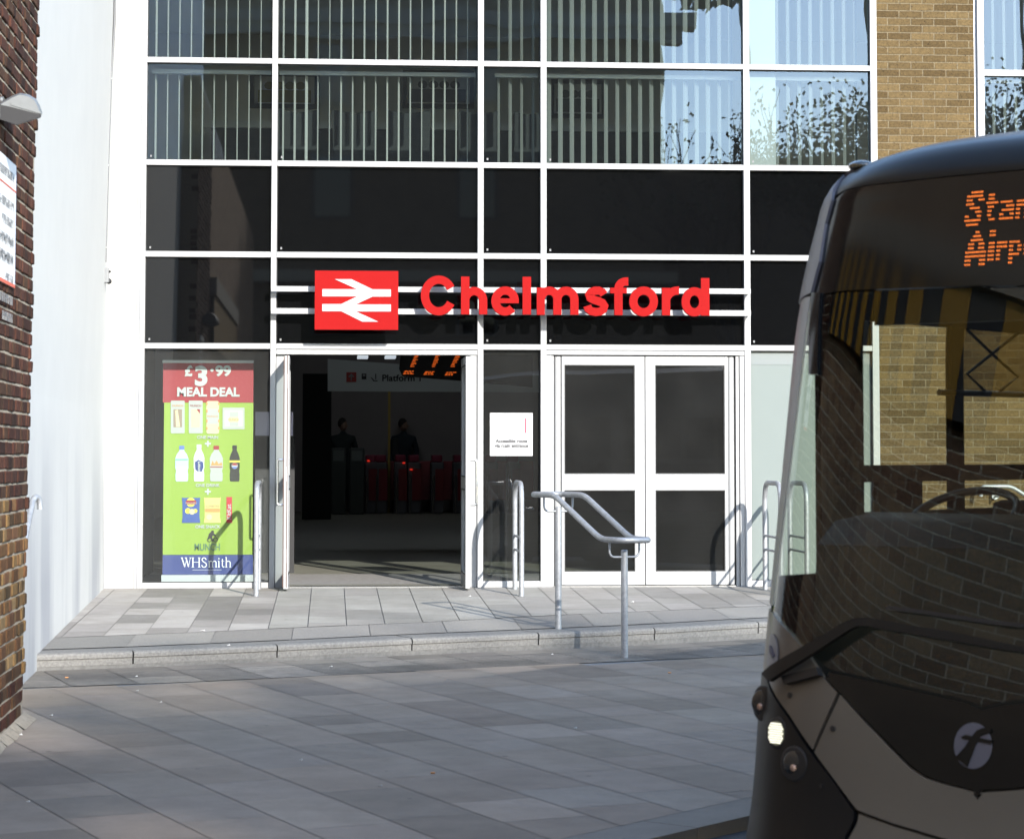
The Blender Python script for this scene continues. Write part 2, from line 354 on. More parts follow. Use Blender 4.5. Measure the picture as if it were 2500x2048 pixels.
# ribbed warning strip and plain strip along the step
RIB = mat('ribbed_paving', (.27, .265, .275), .8, var=.18, vscale=12, bump=.0)
n = RIB.node_tree.nodes; l = RIB.node_tree.links
tc = n.new('ShaderNodeTexCoord'); mp = n.new('ShaderNodeMapping'); mp.inputs['Rotation'].default_value = (0, 0, R(-22)); l.new(tc.outputs['Object'], mp.inputs[0])
wv = n.new('ShaderNodeTexWave'); wv.bands_direction = 'Y'; wv.inputs['Scale'].default_value = 4.4; wv.inputs['Distortion'].default_value = .35; l.new(mp.outputs[0], wv.inputs[0])
bp = n.new('ShaderNodeBump'); bp.inputs['Distance'].default_value = .006; l.new(wv.outputs['Fac'], bp.inputs['Height']); l.new(bp.outputs[0], n['Principled BSDF'].inputs['Normal'])
bp.inputs['Distance'].default_value = .012
RIBW = wv
def strip(name, m, d0, d1, zf, dz, seglen, colf=(.50, .47, .43), holes=.004):
    A, B = offs(KT, d0), offs(KT, d1); mb = MB(); cc = []
    def samp(P, s):
        acc = 0
        for a, b_ in zip(KT[:-1], KT[1:]):
            L = math.dist(a, b_)
            if s <= acc+L:
                t = (s-acc)/L; i = KT.index(a); return (P[i][0]*(1-t)+P[i+1][0]*t, P[i][1]*(1-t)+P[i+1][1]*t)
            acc += L
        return P[-1]
    tot = sum(math.dist(a, b_) for a, b_ in zip(KT[:-1], KT[1:])); s = 0
    while s < tot-.1:
        e = min(s+seglen, tot); q = [samp(A, s+holes), samp(A, e-holes), samp(B, e-holes), samp(B, s+holes)]
        f = mb.b.faces.new([mb.b.verts.new((x, y, zf(y)+dz)) for x, y in q])
        if f.normal.z < 0: f.normal_flip()
        v = random.uniform(.85, 1.12); cc.append((f, v)); s = e
    d = dict(cc); base = colf or (.27, .265, .275)
    o = mb.build(name, m, colors=lambda f: tuple(c*d[f] for c in base), recalc=False); o['kind'] = 'structure'; return o
for mm in (RIB, AGG):
    n = mm.node_tree.nodes; l = mm.node_tree.links; a = n.new('ShaderNodeAttribute'); a.attribute_name = 'Col'
    for nd in n:
        if nd.type == 'VECT_MATH': l.new(a.outputs['Color'], nd.inputs[0])
n = RIB.node_tree.nodes; l = RIB.node_tree.links; b = n['Principled BSDF']; mrr = n.new('ShaderNodeMapRange'); mrr.inputs[3].default_value = .38; mrr.inputs[4].default_value = 1.2; l.new(RIBW.outputs['Fac'], mrr.inputs[0])
t9 = n.new('ShaderNodeTexNoise'); t9.inputs['Scale'].default_value = 1.1; t9.inputs['Detail'].default_value = 5; m9 = n.new('ShaderNodeMapRange'); m9.inputs[1].default_value = .35; m9.inputs[2].default_value = .65; m9.inputs[3].default_value = .72; m9.inputs[4].default_value = 1.4
l.new(n['Texture Coordinate'].outputs['Object'], t9.inputs[0]); l.new(t9.outputs['Fac'], m9.inputs[0]); k9 = n.new('ShaderNodeMath'); k9.operation = 'MULTIPLY'; l.new(mrr.outputs[0], k9.inputs[0]); l.new(m9.outputs[0], k9.inputs[1])
v9 = n.new('ShaderNodeVectorMath'); v9.operation = 'SCALE'; l.new(b.inputs['Base Color'].links[0].from_socket, v9.inputs[0]); l.new(k9.outputs[0], v9.inputs['Scale']); l.new(v9.outputs[0], b.inputs['Base Color'])
strip('paving_margin', STONE, .02, .30, lowz, .0, .45, (.50, .47, .43))
strip('ribbed_paving', RIB, .304, .70, lowz, .0, .45)
strip('ribbed_paving_outer', RIB, .704, 1.115, lowz, .0, .45)
# step: kerb stones
kst = MB(); A = KT; Bk = offs(KT, -.32); Bf = offs(KT, .015)
acc = [(-1.46), (-.404), (.639), (1.667), (2.654), (3.602), 4.7, 6.0, 9]
for i in range(len(KT)-1):
    a, b_ = Vector(KT[i]), Vector(KT[i+1]); t = (b_-a).normalized(); nn = Vector((t.y, -t.x)); a2 = a+t*.006; b2 = b_-t*.006
    prof = [(-.33, 0), (-.02, .0), (.004, -.008), (.012, -.022), (.012, -.045), (.004, -.052), (.004, -.098), (-.33, -.098)]
    ring = []
    for p in (a2, b2): ring.append([kst.b.verts.new((p.x+nn.x*d, p.y+nn.y*d, platz(p.y)+dz)) for d, dz in prof])
    m_ = len(prof)
    for k in range(m_): kst.b.faces.new([ring[0][k], ring[1][k], ring[1][(k+1) % m_], ring[0][(k+1) % m_]])
    kst.b.faces.new(ring[0]); kst.b.faces.new(ring[1][::-1])
struct('step_kerb', kst, KERBM)
kb2 = MB(); KC = offs(KT, .0015); KD = offs(KT, -.3)
for i in range(len(KT)-1): kb2.poly([(p[0], p[1], platz(p[1])-.0985) for p in (KC[i], KC[i+1], KD[i+1], KD[i])], (0, 0, -1), .2)
struct('kerb_base', kb2, mat('stained_kerb_base', (.15, .145, .135), .85, var=.25, vscale=30, bump=.003, bscale=120))
# aggregate border and platform sheet
PE = [(-3.4, -5.3), (-2.16, -4.908), (-1.17, -4.556), (-.187, -4.114), (.803, -3.722), (1.79, -3.191), (3.988, -2.253), (6, -1.4), (9, -.1)]
def line_y(L, x):
    for a, b_ in zip(L[:-1], L[1:]):
        if a[0] <= x <= b_[0]: return a[1]+(b_[1]-a[1])*(x-a[0])/(b_[0]-a[0])
    return L[0][1] if x < L[0][0] else L[-1][1]
ab = MB(); KI = offs(KT, -.333); cc = []
xs = [-3.4+i*.62 for i in range(20)]
for x0, x1 in zip(xs[:-1], xs[1:]):
    q = [(x0+.003, line_y(KI, x0)), (x1-.003, line_y(KI, x1)), (x1-.003, line_y(PE, x1)-.004), (x0+.003, line_y(PE, x0)-.004)]
    f = ab.b.faces.new([ab.b.verts.new((x, y, platz(y)-.002)) for x, y in q]); cc.append((f, random.uniform(.93, 1.07)))
d_ = dict(cc)
o = ab.build('granite_border', AGG, colors=lambda f: tuple(c*d_[f] for c in (.50, .485, .46)), recalc=False); o['kind'] = 'structure'
struct('platform_bed', MB().poly([(x, y, platz(y)-.010) for x, y in [(-3.4, 2)]+KI+[(9, 2)]], (0, 0, -1), .5), JOINT)
mb = MB(); mb._c = []; g = .0035
i = 0; x = -1.784-.320*5
while x < 8.6:
    x1 = x+.320; y = .02-random.random()*.6; first = True
    while y > -6.2:
        L = random.choice([.60, .62, .78, .92]) if x < .2 else random.choice([.78, .92, 1.2, .62]); ya = y if not first else .25; y1 = y-L; first = False
        P = [(x+g, y1+g), (x1-g, y1+g), (x1-g, ya-g), (x+g, ya-g)]
        for a, b_ in zip(PE[:-1], PE[1:]):
            t = Vector((b_[0]-a[0], b_[1]-a[1])).normalized()
            if a[0]-.4 <= x+.16 <= b_[0]+.4: P = halfclip(P, a, (-t.y, t.x))
        if len(P) >= 3:
            if x < -.6:
                v = random.choice([.60, .58, .48, .45, .62, .53]); c = (v*1.02, v*.985, v*.95)
            elif x < 1.9:
                v = random.choice([.52, .55, .58, .56]); c = (v*1.01, v*.985, v*.94)
            else:
                v = random.choice([.54, .57, .50, .58]); c = (v*1.02, v*.985, v*.94)
            slab(mb, P, lambda yy: platz(yy), c, cols)
        y = y1
    x = x1
cd2 = dict((f, c) for f, c in mb._c)
o = mb.build('platform_paving', STONE, colors=lambda f: cd2.get(f, (.3, .3, .3)), recalc=False); o['kind'] = 'structure'

# litter: cigarette ends and paper scraps (each one lies loose)
LIT = [(495, 1540, 1, 'w', .05), (558, 1576, 1, 'w', .035), (80, 1592, 1, 'o', .03), (163, 1655, 0, 'o', .03), (333, 1652, 0, 'w', .025), (125, 1747, 0, 'w', .03), (335, 1687, 0, 'w', .025), (393, 1715, 0, 'w', .02),
       (50, 1795, 0, 'w', .03), (69, 1958, 0, 'w', .022), (735, 1856, 0, 'w', .02), (928, 1920, 0, 'g', .03), (1057, 1888, 0, 'o', .03), (1405, 1778, 0, 'w', .025), (808, 1628, 0, 'w', .03), (1348, 1598, 0, 'w', .025), (1635, 1643, 0, 'o', .03), (1544, 1470, 1, 'w', .04), (1147, 1456, 1, 'w', .03)]
LT = {'w': mat('paper_scrap', (.75, .74, .7), .7), 'o': mat('cigarette_filter', (.62, .30, .12), .7), 'g': mat('grey_scrap', (.4, .4, .38), .7)}
desc = {'w': 'white paper scrap', 'o': 'orange cigarette end', 'g': 'grey crumpled scrap'}
where = ['lying on the granite border left of the step joint', 'on the border near the step edge', 'near the foot of the white wall', 'under the left end of the step', 'just below the first step joint', 'beside the brick wall corner', 'below the first kerb stone, beside the ribbed strip', 'on the edge of the ribbed strip',
         'at the foot of the brick wall', 'alone on the bottom left slabs', 'on the middle left slabs', 'on the slabs at bottom centre', 'on the slabs right of bottom centre', 'on the slabs left of the bus', 'under the step left of centre', 'left of the near handrail post', 'right of the near handrail post', 'on the sunlit paving behind the handrail', 'in front of the open right door']
for (x, y, up, k, s), wh in zip(LIT, where):
    p = at_plat(x, y) if up else at_low(x, y); a = random.uniform(-.5, .5); s *= .75
    rot = Matrix.Translation(Vector(p)) @ Matrix.Rotation(a, 4, 'Z')
    if k == 'o': mbl = MB().tube([rot @ Vector((-s/2, 0, .005)), rot @ Vector((0, 0, .005)), rot @ Vector((s/2, 0, .006))], .0045, 8)
    else:
        mbl = MB(); pts = [(-s/2, -s*.25, .003), (s*.1, -s*.3, .006), (s/2, -s*.1, .002), (s*.35, s*.3, .009), (-s*.3, s*.28, .003)]
        mbl.poly([rot @ Vector(q) for q in pts], (0, 0, 1), .002)
    tag(mbl.build('cigarette_end' if k == 'o' else 'paper_scrap', LT[k]), desc[k]+' '+wh, 'litter', 'litter on the paving')

# ================================================================== WHITE SIDE WALL and return, left
XW = -2.235
def wall_x(px, py): return at_y(px, py)[0]
C0 = [at_y(*p) for p in ((254, 1430), (254, 1000), (264, 645), (284, 0), (293, -300))]
foot = [Vector(c) for c in C0]; foot[0].z = 0
ww = MB(); near = -13.0
prof = [(foot[0].x, -.6)]+[(c.x, c.z) for c in foot[0:]]+[(foot[-1].x, 9)]
for (xa, za), (xb, zb) in zip(prof[:-1], prof[1:]):
    nya = 16
    for k in range(nya):
        ya, yb = -13+13*k/nya, -13+13*(k+1)/nya
        sk = lambda y: .012*(-y)     # slight splay
        ww.quad([(xa+sk(ya), ya, za), (xa+sk(yb), yb, za), (xb+sk(yb), yb, zb), (xb+sk(ya), ya, zb)])
bmesh.ops.remove_doubles(ww.b, verts=ww.b.verts, dist=1e-4)
# thickness
for (xa, za), (xb, zb) in zip(prof[:-1], prof[1:]):
    ww.quad([(-3.2, 0, za), (xa, 0, za), (xb, 0, zb), (-3.2, 0, zb)])
ww.quad([(-3.2, -13, -.6), (-3.2, 0, -.6), (-3.2, 0, 9), (-3.2, -13, 9)]); ww.quad([(-3.2, -13, 9), (-3.2, 0, 9), (prof[-1][0], 0, 9), (prof[-1][0]+.15, -13, 9)])
# grey-blue streaks on the render, stronger towards the foot
n = RENDER.node_tree.nodes; l = RENDER.node_tree.links; b = n['Principled BSDF']
tc = n.new('ShaderNodeTexCoord'); mp = n.new('ShaderNodeMapping'); mp.inputs['Scale'].default_value = (1, .55, .10); l.new(tc.outputs['Object'], mp.inputs[0])
t = n.new('ShaderNodeTexNoise'); t.inputs['Scale'].default_value = 2.2; t.inputs['Detail'].default_value = 4; l.new(mp.outputs[0], t.inputs[0])
cr = n.new('ShaderNodeValToRGB'); cr.color_ramp.elements[0].position = .42; cr.color_ramp.elements[1].position = .62; cr.color_ramp.elements[0].color = (1, 1, 1, 1); cr.color_ramp.elements[1].color = (.66, .67, .72, 1)
l.new(t.outputs['Fac'], cr.inputs[0])
old = b.inputs['Base Color'].links[0].from_socket; vm = n.new('ShaderNodeVectorMath'); vm.operation = 'MULTIPLY'; l.new(old, vm.inputs[0])
sz = n.new('ShaderNodeSeparateXYZ'); l.new(tc.outputs['Object'], sz.inputs[0]); mrz = n.new('ShaderNodeMapRange'); mrz.inputs[1].default_value = 1.7; mrz.inputs[2].default_value = .3; l.new(sz.outputs['Z'], mrz.inputs[0])
mxx = n.new('ShaderNodeMix'); mxx.data_type = 'RGBA'; mxx.inputs[6].default_value = (1, 1, 1, 1); l.new(mrz.outputs[0], mxx.inputs[0]); l.new(cr.outputs[0], mxx.inputs[7])
l.new(mxx.outputs[2], vm.inputs[1]); l.new(vm.outputs[0], b.inputs['Base Color'])
o = ww.build('white_wall', RENDER); tag(o, 'tall white rendered side wall between the brick corner and the station glazing', 'wall')

# ================================================================== STATION BUILDING
ST = thing('station_building', 'station front with white framed glazing, black panels and open double doors', 'building')
X = [-1.844, -.606, -.549, 1.453, 1.51, 2.085, 2.143, 4.143, 4.205, 5.448, 5.515]
Z = [5.258, 5.205, 4.233, 4.179, 3.321, 3.266, 2.41, 2.357]
YF = 0.0; TOP = 9.0
def part(name, m, *bx, parent=ST, bev=0, **k):
    mb = MB()
    for q in bx: mb.box(*q, bev=bev)
    return mb.build(name, m, parent, **k)
xr = at_y(337, 1200)[0]          # left edge of frame
wl = foot
cr_ = MB()
for (a, b_) in zip([Vector((foot[0].x, 0, -.3))]+foot[:-1], foot): cr_.quad([(a.x-.0, .002, a.z), (xr-.004, .002, a.z), (xr-.004, .002, b_.z), (b_.x, .002, b_.z)])
cr_.quad([(foot[-1].x, .002, foot[-1].z), (xr-.004, .002, foot[-1].z), (xr-.004, .002, 9), (foot[-1].x, .002, 9)])
cr_.box(foot[0].x-.0, xr-.004, .01, .4, -.3, 9)
cr_.build('return_wall', CREAM, ST)
part('panel_joint', mat('joint_grey', (.35, .34, .33), .8), (foot[0].x+.05, xr-.006, -.002, .0015, at_y(300, 402)[2]-.004, at_y(300, 402)[2]))
# mullions
def mullion(x0, x1, z0=0, z1=TOP): part('mullion', WHITE, (x0, x1, -.035, .12, z0, z1), bev=.003)
mullion(xr, X[0]); part('frame_edge_trim', SILVER, (xr-.028, xr-.001, -.012, .1, 0, TOP))
mullion(X[1]+.002, X[2]-.002); mullion(X[3], X[4]); mullion(X[5], X[6]); mullion(X[7], X[8]); mullion(X[9], X[10])
# joints of the mullions
bays = [(X[0], X[1]), (X[2], X[3]), (X[4], X[5]), (X[6], X[7]), (X[8], X[9])]
for bx0, bx1 in bays:
    for z1, z0 in ((Z[0], Z[1]), (Z[2], Z[3]), (Z[4], Z[5]), (Z[6], Z[7])):
        part('transom', WHITE, (bx0+.001, bx1-.001, -.032, .118, z0, z1), bev=.003)
    part('transom', WHITE, (bx0+.001, bx1-.001, -.032, .118, 6.30, 6.353), bev=.003)
def pane(name, m, x0, x1, z0, z1, y=.03, parent=ST):
    return MB().box(x0+.002, x1-.002, y, y+.008, z0+.002, z1-.002).build(name, m, parent)
def gask(x0, x1, z0, z1, y=.012, w_=.007, parent=ST):
    return part('gasket', GASK, (x0, x0+w_, y-.004, y+.02, z0, z1), (x1-w_, x1, y-.004, y+.02, z0, z1), (x0+w_, x1-w_, y-.004, y+.02, z0, z0+w_), (x0+w_, x1-w_, y-.004, y+.02, z1-w_, z1), parent=parent)
def qpane(name, m, x0, x1, z0, z1, y=.03, tilt=0):
    mb = MB(); mb.quad([(x0+.002, y+tilt, z0+.002), (x1-.002, y, z0+.002), (x1-.002, y, z1-.002), (x0+.002, y+tilt, z1-.002)]); return mb.build(name, m, ST)
for i, (a, c) in enumerate(bays):
    for (z0, z1) in ((6.353, TOP), (Z[0], 6.30), (Z[2], Z[1])):
        qpane('window_pane', CLEAR, a, c, z0, z1); gask(a, c, z0, z1)
    for (z0, z1) in ((Z[4], Z[3]), (Z[6], Z[5])):
        pane('spandrel_panel', SPAN, a, c, z0, z1); gask(a, c, z0, z1)
# small glazing stamps in the corners
for i, (a, c) in enumerate(bays):
    for z0 in (Z[2], Z[4], Z[6]): MB().box(a+.035, a+.052, .024, .0265, z0+.03, z0+.052).build('glazing_stamp', mat('stamp_grey', (.16, .16, .16), .6), ST)
# ground floor, bay 1 shop window
part('bottom_rail', WHITE, (X[0]+.001, X[1]-.001, -.032, .118, 0, .055), bev=.003)
qpane('shop_window', SHOP, X[0], X[1], .055, Z[7]); gask(X[0], X[1], .055, Z[7])
# bay 3 sidelight
zb = at_y(1250, 1418)[2]
part('bottom_rail', WHITE, (X[4]+.001, X[5]-.001, -.032, .118, 0, zb), bev=.003)
qpane('sidelight_pane', DOORG, X[4], X[5], zb, Z[7]); gask(X[4], X[5], zb, Z[7])
# bay 5 frosted window
part('bottom_rail', WHITE, (X[8]+.001, X[9]-.001, -.032, .118, 0, zb), bev=.003)
pane('frosted_window', FROST, X[8], X[9], zb, Z[7]); gask(X[8], X[9], zb, Z[7])
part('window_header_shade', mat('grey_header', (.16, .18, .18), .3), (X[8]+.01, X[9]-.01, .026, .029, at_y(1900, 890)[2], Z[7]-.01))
# bay 2 open doorway frame
zh = at_y(900, 866)[2]
xl0, xl1 = X[2], at_y(694, 1100)[0]; xr0, xr1 = at_y(1128, 1100)[0]+.03, X[3]
part('door_frame', WHITE2, (X[2]+.001, X[3]-.001, -.025, .14, zh, Z[7]-.006), (X[2]+.001, xl1, .02, .14, 0, zh-.001), (xr0+.05, X[3]-.001, -.01, .14, 0, zh-.001), bev=.003)
part('threshold', STEEL, (xl1, xr0+.05, -.03, .14, -.02, .012))
def door_leaf(x, y0, y1, z0, z1, side, th=.045):
    """leaf standing open, its plane perpendicular to the front; glass in two lights"""
    s_ = .095; mid = at_y(1140, 1178)[2]
    mb = MB()
    mb.box(x-th/2, x+th/2, y0, y0+s_, z0, z1, bev=.004).box(x-th/2, x+th/2, y1-s_, y1, z0, z1, bev=.004)
    for a, c in ((z0, z0+.14), (mid-.07, mid+.07), (z1-.09, z1)): mb.box(x-th/2+.001, x+th/2-.001, y0+s_, y1-s_, a, c)
    d = mb.build('door', WHITE2, ST)
    gm = MB(); gm.quad([(x, y0+s_, z0+.14), (x, y1-s_, z0+.14), (x, y1-s_, mid-.07), (x, y0+s_, mid-.07)]); gm.quad([(x, y0+s_, mid+.07), (x, y1-s_, mid+.07), (x, y1-s_, z1-.09), (x, y0+s_, z1-.09)])
    gm.build('glass', DOORG, d)
    gk = MB()
    for sx in (-1, 1):
        for a, c in ((z0+.14, mid-.07), (mid+.07, z1-.09)):
            for yy in (y0+s_-.012, y1-s_): gk.box(x+sx*th/2-.002, x+sx*th/2+.002, yy, yy+.012, a, c)
            for zz in (a-.012, c): gk.box(x+sx*th/2-.002, x+sx*th/2+.002, y0+s_-.012, y1-s_+.012, zz, zz+.012)
    gk.build('gasket', GASK, d)
    # pull handle on the outer face, near the leading edge
    hz0, hz1 = at_y(680, 1235)[2]+.02, at_y(680, 1122)[2]+.0
    hx = x+side*(th/2+.065); yy = y0+.06
    pts = fillet([(x+side*th/2, yy, hz0), (hx, yy, hz0), (hx, yy, hz1), (x+side*th/2, yy, hz1)], .022)
    auto(MB().tube(pts, .012, 12).build('handle', STEEL, d))
    for zc in (z1-.25, (z0+z1)/2-.02, z0+.32): MB().box(x-.010, x+.010, y0-.003, y0+.001, zc-.07, zc+.07).build('lock_plate', SILVER, d)
    return d
LX = -.432; RX = 1.335
door_leaf(LX, -.46, .42, .012, zh-.03, -1)
door_leaf(RX, -.46, .42, .012, zh-.03, 1)
tm = MB()
tm.box(LX-.031, LX-.024, -.458, -.452, .03, zh-.04).box(LX+.004, LX+.010, -.4645, -.459, .03, zh-.02)
tm.build('door_edge_seal', mat('brown_brush_seal', (.10, .05, .035), .8), ST)
# hinged closers above door
# bay 4 closed doors
def W(px, py, y=0): return at_y(px, py, y)
xa, xb_ = X[6], X[7]; zt = W(1570, 868.6)[2]; 
j1, j2, j3, j4 = W(1353, 1100)[0], W(1371, 1100)[0], W(1778, 1100)[0], W(1794, 1100)[0]; xm = W(1575, 1100)[0]
part('door_frame', WHITE2, (xa+.001, xb_-.001, -.025, .14, zt+.006, Z[7]-.006), (xa+.001, j1-.03, -.02, .14, 0, zt), (j1-.029, j1-.004, .0, .14, 0, zt), (j4+.012, j4+.045, .0, .14, 0, zt), (j4+.05, xb_-.001, -.02, .14, 0, zt), bev=.002)
part('frame_shadow_gap', GASK, (j1-.004, j1, .02, .1, 0, zt), (j4, j4+.012, .03, .1, 0, zt), (xa+.03, xb_-.02, .0, .1, zt, zt+.006))
for a, c in ((j1, j2), (j3, j4)):
    auto(MB().cyl(((a+c)/2, .035, .02), (0, 0, 1), (c-a)/2-.001, zt-.03, 24).build('round_door_stile', WHITE2, ST))
def closed_leaf(x0, x1, g0, g1):
    ys, ye = -.004, .045
    zu1, zu0 = W(1450, 891)[2], W(1450, 1157)[2]; zl1, zl0 = W(1450, 1196.5)[2], W(1450, 1395)[2]; z0, z1 = .018, zt-.008
    mb = MB().box(x0, g0, ys, ye, z0, z1, bev=.003).box(g1, x1, ys, ye, z0, z1, bev=.003)
    for a, c in ((z0, zl0), (zl1, zu0), (zu1, z1)): mb.box(g0, g1, ys+.001, ye-.001, a, c)
    d = mb.build('door', WHITE2, ST)
    gm = MB(); 
    for a, c in ((zl0, zl1), (zu0, zu1)): gm.quad([(g0, .02, a), (g1, .02, a), (g1, .02, c), (g0, .02, c)])
    gm.build('glass', DOORG, d)
    gk = MB()
    for a, c in ((zl0, zl1), (zu0, zu1)):
        w_ = .009
        gk.box(g0, g0+w_, .004, .02, a, c).box(g1-w_, g1, .004, .02, a, c).box(g0+w_, g1-w_, .004, .02, a, a+w_).box(g0+w_, g1-w_, .004, .02, c-w_, c)
    gk.build('gasket', GASK, d)
    return d
d1 = closed_leaf(j2+.001, xm-.004, W(1378, 1100)[0], W(1550, 1100)[0]); d2 = closed_leaf(xm+.004, j3-.001, W(1600, 1100)[0], W(1769.6, 1100)[0])
part('threshold', STEEL, (j1, j4, -.03, .1, -.02, .012))
part('floor_trim', SILVER, (xr, X[9], .121, .2, -.02, .004))
# upper office floor slab + hall behind
HF = MB(); HF.quad([(-3.1, .13, .0), (9, .13, .0), (9, 24, .2), (-3.1, 24, .2)]); HF.build('hall_floor', mat('hall_floor_tile', (.20, .195, .16), .5, var=.12, vscale=3), ST)
hw = MB(); hw.quad([(-3.1, 24, 0), (9, 24, 0), (9, 24, 4.65), (-3.1, 24, 4.65)]); hw.quad([(-3.1, .1, 0), (-3.1, 24, 0), (-3.1, 24, 4.65), (-3.1, .1, 4.65)]); hw.quad([(9, .1, 0), (9, 24, 0), (9, 24, 4.65), (9, .1, 4.65)])
hw.build('hall_wall', HALLW, ST)
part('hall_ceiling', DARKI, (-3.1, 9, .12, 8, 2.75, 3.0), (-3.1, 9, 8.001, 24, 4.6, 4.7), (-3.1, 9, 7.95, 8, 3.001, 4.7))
part('back_lining', mat('dark_partition', (.03, .03, .03), .8), (-2.05, -1.95, .13, 3.0, 0, 2.75))
part('frosted_backing', mat('pale_partition', (.35, .4, .39), .7), (X[8]-.05, X[10], .10, .13, 0, 2.75))
# office: floor, ceiling, back wall
part('office_floor', mat('office_carpet', (.22, .22, .22), .9), (-3.1, 9, .13, 7, 3.0, 3.25)); part('office_ceiling', mat('ceiling_tile', (.65, .66, .65), .9), (-3.1, 9, .13, 7, 6.36, 6.6))
part('office_back_wall', PLASTER, (-3.1, 9, 5.0, 5.1, 3.25, 6.36)); part('office_side_wall', PLASTER, (-3.1, -3.0, .13, 5, 3.25, 6.36), (9, 9.1, .13, 5, 3.25, 6.36))
part('rear_wall', DARKI, (-3.1, 9, 7, 7.1, 6.6, 9)); part('roof', DARKI, (-3.2, 9.2, .13, 7, 9.0, 9.2))
part('office_column', mat('white_column', (.36, .37, .37), .7), (X[8]+.005, W(1898, 250)[0], .10, .45, 3.25, 9))
# brick pier and next window on the right
px0 = X[10]+.002; px1 = W(2377, 60)[0]; pf = MB()
pf.box(px0, px1, -.005, .3, 2.41-3, 9)
pf.build('brick_pier', YBR, ST)
fx0, fx1 = W(2384, 60)[0], W(2400, 60)[0]
part('window_reveal', SILVER, (px1+.001, fx0-.001, .02, .3, 3.2, 9))
part('mullion', WHITE, (fx0, fx1, -.03, .12, 3.26, 9), bev=.003); part('transom', WHITE, (fx1, fx1+2, -.028, .118, W(2450, 187)[2], W(2450, 172)[2]), bev=.003)
zz = W(2450, 180)[2]
qpane('window_pane', CLEAR, fx1, fx1+2, zz+.03, 9); qpane('window_pane', CLEAR, fx1, fx1+2, 3.3, zz-.03)
pf = MB(); pf.box(px1, 9, -.005, .3, -.6, 3.26); pf.box(fx1+2.0, 12, -.005, .3, 3.26, 9); pf.build('brick_front', YBR, ST)

# ------------------------------------------------------------------ blinds, office furniture
BLIND_SUN = mat('sunlit_blind_fabric', (.46, .465, .46), .8)  # paler copy of the fabric, sunlight on the slats put into the colour
def blind(x0, x1, label, wid, fab=None):
    t = thing('vertical_blind', label, 'blind', (0, 0, 0), 'vertical blinds behind the upstairs glass')
    mb = MB(); x = x0+.05; k = 0
    while x < x1-.02:
        a = wid(k, x)
        if a is not None:
            dx = a; dy = math.sqrt(max(.0, .089**2-dx*dx))
            zt_ = 6.28; zb_ = 3.9
            for (zlo, zhi) in ((zb_, 5.13), (5.24, zt_)):
                seg = 5; pr = []
                for q in range(seg+1):
                    u = q/seg-.5; bow = .008*(1-4*u*u); pr.append((x+u*dx-bow*dy/.089, .24+u*dy+bow*dx/.089))
                for q in range(seg): mb.quad([(pr[q][0], pr[q][1], zlo), (pr[q+1][0], pr[q+1][1], zlo), (pr[q+1][0], pr[q+1][1], zhi), (pr[q][0], pr[q][1], zhi)])
        x += .1165; k += 1
    bmesh.ops.remove_doubles(mb.b, verts=mb.b.verts, dist=1e-5)
    mb.build('slats', fab or BLIND_SHADE, t, smooth=True)
    MB().box(x0+.01, x1-.01, .20, .28, 6.285, 6.33).build('head_rail', SILVER, t)
    MB().box(x0+.01, x1-.01, .22, .26, 5.135, 5.175).build('lower_head_rail', SILVER, t)
    base_at(t, (x0, .24, 3.9))
random.seed(3)
blind(X[0]+.02, X[1], 'vertical blind turned edge on behind the leftmost upstairs window', lambda k, x: .008+.006*(k == 0), BLIND_SUN)
blind(X[2], X[3], 'vertical blind of thin sunlit slats behind the widest upstairs window over the open doors', lambda k, x: [.016, .020, .028, .010, .008, .018, .015, .018, .016, .019, .02, .016, .012, .022, .02, .018, .010, .01][min(k, 17)], BLIND_SUN)
blind(X[4]+.12, X[5], 'vertical blind of five slats behind the narrow upstairs window', lambda k, x: [.03, .04, .035, .035, .035][k % 5])
blind(X[6]+.0, X[7], 'vertical blind of wide slats over the closed doors', lambda k, x: .048+.012*random.random())
blind(X[8]+.28, X[9], 'vertical blind beside the white column, right of the closed doors', lambda k, x: .045+.01*random.random())
blind(fx1, fx1+1.2, 'vertical blind behind the upstairs window right of the brick pier', lambda k, x: .05)
def office_chair(px, pw, top, y, label):
    t = thing('office_chair', label, 'chair', (0, 0, 0), 'high backed chairs upstairs')
    a = W(px-pw/2, top, y); c = W(px+pw/2, top, y); zt_ = a[2]
    mb = MB(); x0, x1 = a[0], c[0]; w_ = x1-x0
    P = [(x0+.05*w_, zt_-.9), (x0+.0*w_, zt_-.35), (x0-.02*w_, zt_-.02), (x0+.02*w_, zt_), (x0+.5*w_, zt_-.035), (x1-.02*w_, zt_), (x1+.02*w_, zt_-.02), (x1, zt_-.35), (x1-.05*w_, zt_-.9)]
    mb.poly([(p[0], y, p[1]) for p in P], (0, 1, 0), .09); mb.build('backrest', CHAIR, t)
    MB().box(x0+.03, x1-.03, y+.09, y+.5, zt_-.85, zt_-.75, bev=.02).build('seat', CHAIR, t)
    for sx in (x0+.05, x1-.09):
        for sy in (y+.1, y+.44): MB().box(sx, sx+.04, sy, sy+.04, 3.25, zt_-.85).build('leg', BLACKP, t)
    base_at(t, ((x0+x1)/2, y, 3.25))
for (px, pw, top, lb) in ((728, 96, 268, 'dark high backed chair nearest the left upstairs mullion'), (866, 106, 269, 'dark high backed chair, second from left in the wide upstairs window'), (997, 104, 270, 'dark high backed chair under the shelf picture'), (1168, 96, 271, 'dark high backed chair partly behind the upstairs mullion'), (1290, 70, 273, 'dark high backed chair in the narrow upstairs window')):
    office_chair(px, pw, top, 1.7, lb)
